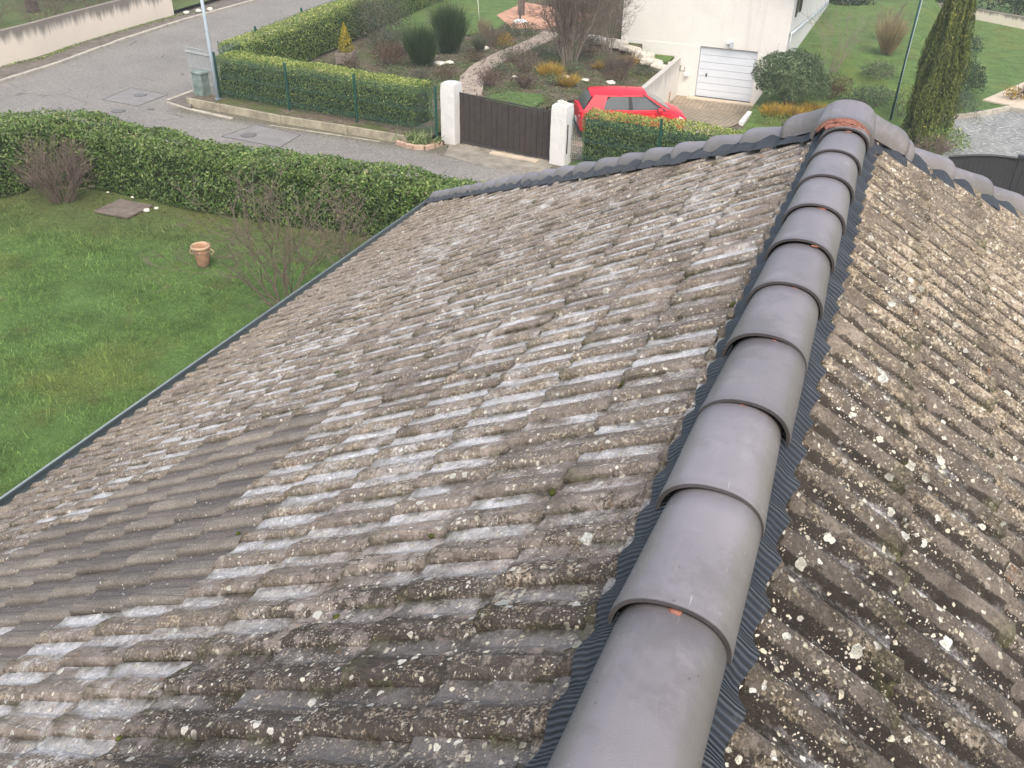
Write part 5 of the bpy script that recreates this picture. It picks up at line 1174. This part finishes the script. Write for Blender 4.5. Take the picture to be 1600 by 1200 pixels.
# bare many stemmed tree
def bare_tree(name, label, loc, seed, stems, H, lean, mat, r0, spread):
    R_ = np.random.default_rng(seed); t = thing(name, label, 'tree', loc); s1 = []; s2 = []
    for _ in range(stems):
        a = R_.uniform(0, 6.28); rr = .26*math.sqrt(R_.uniform()); ln = lean*R_.uniform(.15, 1)
        d = np.array([math.cos(a)*ln, math.sin(a)*ln, 1.]); p = np.array([rr*math.cos(a), rr*math.sin(a), -.05]); L = H*R_.uniform(.5, .8)
        grow(p, d, L, r0*R_.uniform(.7, 1.1), 0, s1, R_, .06, .04, steps=6)
        for q in s1[-5:]:
            for _k in range(R_.integers(2, 4)):
                dd = q[1]-q[0]; dd = dd/np.linalg.norm(dd)+spread*R_.normal(size=3); grow(q[1], dd, H*R_.uniform(.16, .30), q[3]*.6, 2, s2, R_, .2, .06, (2, 3), .6, .5, 4)
    link('trunk', twig_mesh('trunk', s1, M['twigpale'], 5), t); link('crown', twig_mesh('crown', s2, mat, 3), t); return t
bare_tree('bare_tree', 'bare many stemmed tree with a fine twiggy crown in front of the white house', (-11.7, 33.9, -.08), 12, 34, 4.6, .46, M['twigred'], .028, .50)
bare_tree('bare_tree', 'smaller bare tree with grey twigs hanging over the rockery against the house wall', (-11.3, 37.6, -.2), 13, 9, 3.2, .40, M['twig'], .024, .5)

# smaller unnamed planting between the shrubs
R9 = np.random.default_rng(31); spots9 = [(-14.9, 29.6), (-15.9, 29.4), (-17.0, 28.9), (-18.6, 29.2), (-13.9, 33.4), (-13.2, 35.0), (-12.9, 36.8), (-16.0, 37.4), (-10.9, 33.1), (-9.6, 34.0), (-9.3, 36.5), (-10.4, 36.2), (-11.6, 35.9), (-13.3, 30.9), (-11.5, 30.9), (-15.4, 32.6), (-12.2, 38.0), (-19.6, 35.2), (-18.2, 32.0)]
names9 = ['brown leafed low shrub at the path bend behind the dark red shrub', 'grey green low shrub between the nearer broom and the lower path', 'plain green low shrub in the bare soil below the nearer broom', 'brown leafed low shrub just behind the clipped street hedge',
  'grey green low shrub right of the path, behind the rose bush', 'plain green low shrub right of the path, level with the yellow shrub', 'brown leafed low shrub right of the upper path', 'grey green low shrub left of the upper path near the patio mound',
  'plain green low shrub between the bare tree and the brown twigged shrub', 'brown leafed low shrub above the retaining wall start', 'grey green low shrub on the bank above the retaining wall', 'plain green low shrub under the rockery stones',
  'brown leafed low shrub behind the foot of the bare tree', 'grey green low shrub left of the rose bush by the path', 'plain green low shrub between the red shrubs and the yellow cover', 'brown leafed low shrub between the two brooms and the path',
  'grey green low shrub by the upper end of the rockery', 'plain green low shrub beside the large grey shrub', 'brown leafed low shrub behind the silvery grey shrub']
for i, (x, y) in enumerate(spots9):
    x += R9.normal()*.12; y += R9.normal()*.12; k = i % 3
    if k == 0: leafy('low_shrub', names9[i], 'shrub', (x, y, zl(x, y)), (R9.uniform(.35, .55), R9.uniform(.35, .5), R9.uniform(.25, .4)), M['brownleaf'], 520, .055, 200+i, 12, fill=.85, group='low brownish shrubs of the front garden')
    elif k == 1: leafy('low_shrub', names9[i], 'shrub', (x, y, zl(x, y)), (R9.uniform(.35, .6), R9.uniform(.35, .5), R9.uniform(.22, .35)), M['greyleaf'], 560, .06, 200+i, 8, fill=.85, group='low grey green shrubs of the front garden')
    else: leafy('low_shrub', names9[i], 'shrub', (x, y, zl(x, y)), (R9.uniform(.35, .6), R9.uniform(.35, .5), R9.uniform(.22, .35)), M['roundleaf'], 560, .06, 200+i, 8, fill=.85, group='low green shrubs of the front garden')

# leaf litter, stones, path, patio, planter, posts
litter('fallen_leaves', 5200, lambda R_, n: ((xx := R_.uniform(-18.5, -8.8, n)), (yy := R_.uniform(27.5, 38.2, n)), z_left(xx, yy)+.02), M['brownleaf'], .07, 2)
litter('low_weeds', 15000, lambda R_, n: ((xx := R_.uniform(-21, -9, n)), (yy := R_.uniform(24.5, 39, n)), z_left(xx, yy)+.03), M['roundleaf'], .075, 3)
for i, (x, y, s, lb) in enumerate(((-16.2, 31.6, .20, 'pale flat stone right of the nearer broom'), (-15.95, 31.9, .15, 'second pale stone just behind the flat stone by the broom'), (-15.9, 34.9, .22, 'pale flat stone between the taller broom and the grass clump'), (-11.2, 32.2, .13, 'white stone beside the yellow ground cover'), (-12.75, 31.0, .11, 'pinkish pale stone below the rose bush'), (-10.55, 32.6, .12, 'white stone behind the roof of the car'), (-9.8, 33.4, .16, 'long pale stone below the brown twigged shrub'))):
    o = tag(link('stone', lump_mesh('stone', M['palestone'], s*1.3, s, s*.5, i*1.3+4, 2)), lb, 'stone', 'stones in the front garden'); o.location = (x, y, zl(x, y)+.05)
gp = tag(link('garden_path', None), kind='structure')
pc = [(-13.2, 27.9), (-13.55, 28.8), (-14.15, 30.2), (-14.5, 31.8), (-14.6, 33.4), (-14.5, 35.2), (-14.35, 37.2), (-14.45, 39.2)]
pl = np.array(pc); ln_ = np.concatenate([[0], np.cumsum(np.linalg.norm(np.diff(pl, axis=0), axis=1))]); R6 = np.random.default_rng(8); s = 0
while s < ln_[-1]-.1:
    st = R6.uniform(.24, .34); x, y = np.interp(s+st/2, ln_, pl[:, 0]), np.interp(s+st/2, ln_, pl[:, 1]); x2, y2 = np.interp(s+st/2+.2, ln_, pl[:, 0]), np.interp(s+st/2+.2, ln_, pl[:, 1]); d = np.array([x2-x, y2-y]); d /= np.linalg.norm(d)+1e-9; nn = np.array([-d[1], d[0]])
    ws = R6.dirichlet([4, 4, 4])*.92; a = -.46
    for w_ in ws:
        c = np.array([x, y])+nn*(a+w_/2); a += w_
        MB().box((c[0], c[1], .045+R6.normal()*.006), (st-.035, w_-.035, .06), rz=math.atan2(d[1], d[0])+R6.normal()*.05, ch=.015).build('path_stone', M['pathst'], gp)
    s += st
flat('patio', [(-18.4, 42), (-16.5, 39.4), (-15.2, 40.2), (-14.3, 41.5), (-14.2, 44.5), (-18.6, 46)], .05, M['patio'], th=.08)
wp_ = thing('wooden_planter', 'weathered square wooden planter box at the bend of the clipped hedge', 'planter', (-19.55, 30.2, 0), .25)
for k in range(3):
    z = .09+.145*k
    for a in (0, 1, 2, 3):
        b = MB(); c, s_ = math.cos(a*math.pi/2), math.sin(a*math.pi/2); b.box((.31*c, .31*s_, z), (.04, .64 if a % 2 == 0 else .60, .135), rz=a*math.pi/2); b.build('slat', M['wood'], wp_)
MB().box((0, 0, .40), (.56, .56, .03)).build('potting_soil', M['soil'], wp_)
def conifer(name, label, loc, h, r, mat, n, seed, size, cat='tree', shape=None, zlow=.0, group=None):
    R_ = np.random.default_rng(seed); t = thing(name, label, cat, loc, group=group); z = R_.uniform(0, 1, n)**.9; a = R_.uniform(0, 6.28, n)
    prof = np.interp(z, *(shape or ([0, .15, .5, 1], [.75, 1, .72, .05]))); lump = np.array([.82+.34*mnoise.noise((math.cos(q)*2.2+seed, math.sin(q)*2.2, zz*h*.45))+.22*mnoise.noise((math.cos(q)*6, math.sin(q)*6+seed, zz*h*1.1)) for q, zz in zip(a, z)])
    rr = r*prof*lump*(1-.38*R_.uniform(0, 1, n)**2.2); P = np.stack([np.cos(a)*rr, np.sin(a)*rr, zlow+z*(h-zlow)], 1)
    N = np.stack([np.cos(a), np.sin(a), .25+0*a], 1); D = np.stack([np.cos(a)*.45, np.sin(a)*.45, 1+0*a], 1)
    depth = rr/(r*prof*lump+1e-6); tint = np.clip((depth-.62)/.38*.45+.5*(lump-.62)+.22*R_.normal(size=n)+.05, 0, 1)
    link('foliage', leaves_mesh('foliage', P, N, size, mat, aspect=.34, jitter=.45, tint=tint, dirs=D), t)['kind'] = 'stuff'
    MB().tube([(0, 0, -.05), (0, 0, h*.5), (0, 0, h*.93)], [r*.12+.03, r*.08+.02, .01], 8).build('trunk', M['bark'], t, True); return t
conifer('dwarf_conifer', 'small bright yellow conifer growing in the square wooden planter', (-19.55, 30.2, .41), 1.05, .34, M['yellow'], 1500, 3, .085, 'shrub')
pbs = thing('parasol_base', 'white round parasol base with a short dark tube on the lawn edge', 'parasol base', (-16.7, 40.9, .02)); MB().lathe([(.34, 0), (.34, .06), (.2, .14), (.05, .16)], 20).build('foot', M['whiteplastic'], pbs, True); MB().tube([(0, 0, .1), (0, 0, .75)], .045, 8).build('tube', M['darkmetal'], pbs, True)
wpo = thing('wooden_post', 'thick grey brown wooden post standing on the terracotta patio', 'post', (-17.35, 42.6, .05)); MB().box((0, 0, 1.4), (.26, .26, 2.8)).build('shaft', M['woodpost'], wpo)
stk = thing('garden_stake', 'thin pale stake leaning in the grass behind the brooms', 'stake', (-18.4, 40.0, 0)); MB().tube([(0, 0, 0), (-.10, 0, 1.25)], .02, 6).build('cane', M['palestone'], stk, True)

# right hand garden
leafy('round_bush', 'large rounded grey green evergreen bush right of the white garage door', 'bush', (-3.45, 36.75, -1.3), (1.42, 1.35, 1.15), M['roundleaf'], 15000, .095, 31, 16, lump=.24, fill=.5, zc=.95)
leafy('brown_shrub', 'dark reddish brown low shrub right of the rounded bush', 'shrub', (-2.05, 38.6, -1.28), (.85, .8, .62), M['brownleaf'], 1700, .07, 32, 22, fill=.8, stemmat='twigred')
bare_shrub('bare_shrub', 'tall pale bare shrub behind the dark brown shrub, right of the rounded bush', 'shrub', (-2.35, 41.2, zr_(-2.35, 41.2)), M['twigpale'], 41, 12, 2.2, .55, .016, 2, (2, 4), .14, .4, .2, .06)
for i, (x, y, r, lb) in enumerate(((-3.75, 34.9, .62, 'straw yellow ground cover under the rounded bush, nearest the drive wall'), (-3.05, 35.2, .62, 'orange yellow ground cover under the rounded bush, middle clump'), (-2.35, 35.9, .6, 'yellow brown ground cover under the rounded bush, farthest from the drive'))):
    rushy('ground_cover', lb, 'ground cover', (x, y, -1.3), r, .5, M['yellowstem'], 420, 61+i, w=.017, lean=1.0, L=.65, group='yellow ground cover under the bush')
leafy('green_shrub', 'low green plants along the front of the yellow ground cover', 'shrub', (-3.0, 33.9, -1.28), (1.4, .4, .25), M['privet'], 900, .06, 34, 6)
rushy('grass_clump', 'tall pale pampas like grass clump with feathery plumes on the right lawn', 'grass clump', (-.34, 43.9, -.4), .62, 1.55, M['palegrass'], 1300, 35, w=.016, lean=.45, L=.6)
leafy('flowering_shrub', 'small green shrub with pale flower heads on the right lawn', 'shrub', (-.45, 41, zr_(-.45, 41)), (.75, .65, .48), M['greyleaf'], 1300, .07, 36, 8)
leafy('blue_shrub', 'low blue green shrub in front of the flowering shrub, near the green pole', 'shrub', (-.35, 38.2, -1.3), (.95, .7, .5), M['blueleaf'], 1900, .07, 37, 8)
leafy('green_shrub', 'loose green shrub beside the foot of the golden cypress', 'shrub', (.75, 37.2, -1.3), (.55, .8, .75), M['privet'], 900, .07, 38, 8)
bare_shrub('bare_shrub', 'dark twiggy shrub behind the pale grass clump on the right lawn', 'shrub', (-.6, 47.5, -.4), M['twig'], 44, 34, 1.2, .6, .010, 2, (2, 4), .15, .45, .3)
gpole = thing('green_pole', 'tall thin green pole left of the golden cypress', 'pole', (.41, 36.5, -1.3)); MB().tube([(0, 0, 0), (.02, 0, 3), (.05, 0, 6)], .045, 8).build('shaft', M['postgreen'], gpole, True)
MB().tube([(.06, -.02, 0), (.04, -.05, 2), (.10, -.03, 6)], .012, 5).build('cord', M['pipe'], gpole, True)
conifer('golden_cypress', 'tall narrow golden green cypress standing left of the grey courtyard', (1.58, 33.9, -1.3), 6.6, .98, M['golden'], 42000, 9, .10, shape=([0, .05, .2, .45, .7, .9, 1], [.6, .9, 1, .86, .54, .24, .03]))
leafy('green_shrub', 'fresh green low conifer shrub at the foot of the golden cypress', 'shrub', (2.25, 33.2, -1.28), (.78, .7, .55), M['privet'], 1600, .075, 39, 8)
bare_shrub('bare_shrub', 'low brown twiggy shrub in front of the golden cypress, beside our roof', 'shrub', (1.85, 31.8, -1.1), M['twigred'], 45, 40, .55, .9, .008, 2, (2, 4), .2, .5, .3)
leafy('dark_bush', 'dark glossy bush with white flower heads right of the golden cypress', 'bush', (2.8, 41.6, -1.3), (.95, .9, .95), M['darkleaf'], 3600, .085, 40, 10)
leafy('dark_bush', 'smaller dark bush farther back on the right lawn', 'bush', (3.0, 50.5, -1.3), (.85, .85, .62), M['darkleaf'], 1800, .09, 42, 8)
leafy('juniper', 'spreading blue green juniper between the golden cypress and the curved kerb', 'shrub', (2.45, 38.4, -1.3), (1.05, .9, .6), M['blueleaf'], 2600, .085, 43, 10, fill=.75, aspect=.3)
R7 = np.random.default_rng(5)
def keepB(x, y, R_): return (x > -4.4) & ((y > 37.4) | (x < 1.8)) & ~((x > 3.6) & (y < 45)) & (R_.uniform(size=len(x)) < np.clip(40/y-.45, .1, 1))
grass('lawn_grass', 60000, (-4.4, 9, 30, 62), M['blade2'], .09, .016, 6, keepB, lambda x, y: z_right(x, y))
sheet('courtyard', np.linspace(22.9, 37.55, 30), lambda y: 2.3, lambda y: 16, 20, z_right, M['court'], dz=.012)
flat('courtyard', [(2.36, 37.5), (3.0, 38.05), (3.62, 38.7), (4.3, 39.6), (4.62, 40.0), (5.2, 39.8), (16, 37.5)], -1.286, M['court'])
kc = tag(link('kerb', None), kind='structure'); kerb_run([(1.6, 37.3), (2.36, 37.55), (3.0, 38.1), (3.62, 38.75), (4.3, 39.65), (4.62, 40.08)], .14, .2, .55, kc, z0=-1.3); kerb_run([(4.66, 40.1), (5.3, 39.86), (8, 38.8)], .14, .2, .8, kc, z0=-1.3)
pa = tag(link('patio', None), kind='structure'); A = np.array([3.72, 41.2]); B1 = np.array([5.6, 45.6]); C1 = np.array([5.15, 40.45])
e1 = (B1-A)/4; e2 = (C1-A)/1.5
for i in range(4):
    for j in range(5):
        c = A+e1*(i+.5)+e2*(j+.5); a = math.atan2(e1[1], e1[0]); MB().box((c[0], c[1], -1.26+random.gauss(0, .004)), (np.linalg.norm(e1)-.02, np.linalg.norm(e2)-.02, .06), rz=a, ch=.006).build('paving_slab', M['slabR'], pa)
leafy('potted_plant', 'small dry plant with orange brown leaves standing on the cream patio slabs', 'plant', (4.85, 41.8, -1.22), (.42, .4, .3), M['yellowstem'], 260, .09, 46, 8, fill=.9)
leafy('brown_shrub', 'dark leafless clump at the edge of the cream patio slabs', 'plant', (5.25, 42.1, -1.22), (.35, .35, .35), M['brownleaf'], 260, .08, 47, 12, fill=.9)
cg = thing('courtyard_gate', 'dark metal double gate with arched top at the grey courtyard', 'gate', (1.75, 22.25, 0), .02)
def gate_leaf(x0, x1, f, name):
    xs = np.linspace(x0, x1, 15); h = [f((x-x0)/(x1-x0)) for x in xs]; V = []
    for x, q in zip(xs, h): V += [(x, -.02, .06), (x, -.02, q), (x, .02, q), (x, .02, .06)]
    F = [(i*4+q, (i+1)*4+q, (i+1)*4+(q+1) % 4, i*4+(q+1) % 4) for i in range(14) for q in range(4)]+[(0, 1, 2, 3), (59, 58, 57, 56)]
    p = MB().add(V, F).build(name, M['gatedark'], cg); b = MB(); b.tube([(x, -.035, q) for x, q in zip(xs, h)], .03, 6); b.build('top_rail', M['gatedark'], p)
    for i in range(1, 14): MB().box((xs[i], -.024, .06+h[i]*.46), (.012, .012, h[i]*.88)).build('seam', M['darkmetal'], p)
gate_leaf(.0, 1.42, lambda t: 1.68+.16*math.sin(t*math.pi*.62), 'leaf'); gate_leaf(1.56, 3.2, lambda t: 1.74+.10*math.sin((1-t)*math.pi*.62), 'leaf')
MB().box((1.49, 0, .93), (.12, .09, 1.86)).build('post', M['gatedark'], cg); MB().box((1.49, -.02, 1.88), (.2, .14, .05)).build('post_cap', M['gatedark'], cg)

# far right: low stone wall, dark shrubs and trees behind it
fw = thing('stone_wall', 'low grey brown stone wall along the far edge of the right lawn', 'wall', (0, 62, -1.3))
wall_mesh('wall', [(-2.5, 1.5), (3.0, 0), (6.3, -2.6), (16, -7)], .3, [0, 0, 0, 0], [.55, .55, .6, .6], M['cream'], fw)
spots_ = [(-3.2, 57.5, 1.3, 1.4, 'dark shrub at the far corner of the white house'), (1.2, 64.2, 1.7, 1.8, 'dark evergreen behind the far wall, left of the cypress top'), (4.3, 63.4, 2.0, 2.4, 'dark evergreen behind the far wall, just right of the cypress top'), (7.6, 61.2, 2.0, 2.6, 'broad dark evergreen behind the far wall at the right edge'), (10.8, 60, 2.2, 2.8, 'dark evergreen behind the far wall beyond the right edge'), (-1.8, 66, 2, 2, 'dark bush beyond the far lawn, above the green pole')]
for i, (x, y, r, h, lb) in enumerate(spots_): leafy('dark_bush', lb, 'bush', (x, y, -1.3), (r, r, h*.7), M['darkleaf'], 3200, .17, 70+i, 8, lump=.3, group='dark bushes beyond the far wall' if i else None)
for i, (x, y, lb) in enumerate(((2.6, 65.5, 'thin dark tree trunk behind the far wall near the cypress'), (6.2, 64, 'thin dark tree trunk behind the far wall near the right edge'))): bare_tree('bare_tree', lb, (x, y, -1.3), 80+i, 5, 6, .2, M['twig'], .07, .4)

# top left: stained wall, trunk and undergrowth behind it
sw = thing('garden_wall', 'cream rendered wall streaked with black stains beyond the road', 'wall', (-30.5, 24, 0))
wall_mesh('wall', [(.9, -16), (.1, -1), (-.12, 1.4), (-.62, 4.4), (-1.02, 7.4), (-1.42, 10.6)], .22, [0]*6, [1.25]*6, M['cream'], sw)
tr = thing('garden_tree', 'dark tree trunk rising behind the stained cream wall', 'tree', (-37.2, 31.4, .2)); R8 = np.random.default_rng(2); s1 = []; s2 = []
grow((0, 0, -.2), (.03, 0, 1), 3.2, .30, 0, s1, R8, .04, 0, steps=6)
for k in range(9): a = k*.7; grow(s1[-1-(k % 3)][1], (math.cos(a), math.sin(a), .8), 2.6, .10, 3, s2, R8, .2, .05, (2, 4), .62, .5)
link('trunk', twig_mesh('trunk', s1, M['bark'], 10), tr); link('crown', twig_mesh('crown', s2, M['twig'], 4), tr)
for i, (x, y, lb) in enumerate(((-36.2, 28.0, 'dark bare undergrowth left of the tree trunk behind the stained wall'), (-35.2, 33.0, 'bare undergrowth right of the tree trunk behind the stained wall'), (-34.2, 36.5, 'bare undergrowth behind the far end of the stained wall'), (-33.6, 29.0, 'low bare brambles just behind the stained wall'))):
    bare_shrub('bare_shrub', lb, 'shrub', (x, y, .25), M['twig'], 90+i, 34, 1.5, .7, .012, 2, (2, 4), .22, .6, .7, .02)
leafy('ivy_mound', 'dark ivy mound on the ground behind the stained wall', 'plant', (-38.6, 34.5, .2), (2.2, 2.0, .6), M['darkleaf'], 2200, .11, 99, 4)
leafy('ivy_mound', 'dark ivy mound beside the road above the kerb, left of the trunk', 'plant', (-36.5, 25.5, .2), (1.8, 1.6, .5), M['darkleaf'], 1800, .11, 98, 4)
for i in range(3):
    o = tag(link('stone', lump_mesh('stone', M['palestone'], .16, .13, .09, i*5.5, 2)), ['white stone at the far end of the stained wall, largest', 'white stone behind the largest one past the stained wall', 'small white stone on the verge past the stained wall'][i], 'stone', 'white stones past the wall'); o.location = (-31.4+.2*i, 35.0+.6*i, .15)
litter('verge_weeds', 2600, lambda R_, n: ((yy := R_.uniform(18, 36, n)), None, None) and ((np.interp(yy, [18, 23.8, 25.4, 28.5, 31.4, 34.4], [-30.0, -30.5, -30.3, -31.2, -31.5, -31.7])+np.abs(R_.normal(size=n))*.18), yy, 0*yy+.08), M['privet'], .06, 9)


# ------------------------------------------------------------------ thin winter air, slightly paler far off
hz = MB().box((0, 100, 3.4), (840, 1040, 14.0)).build('haze', [], None); hz['kind'] = 'stuff'
hm = bpy.data.materials.new('haze'); hm.use_nodes = True; nt = hm.node_tree; nt.nodes.remove(nt.nodes['Principled BSDF'])
pv = nt.nodes.new('ShaderNodeVolumePrincipled'); pv.inputs['Color'].default_value = (.95, .97, 1, 1); pv.inputs['Density'].default_value = .0013
nt.links.new(pv.outputs[0], nt.nodes['Material Output'].inputs['Volume']); hz.data.materials.append(hm)
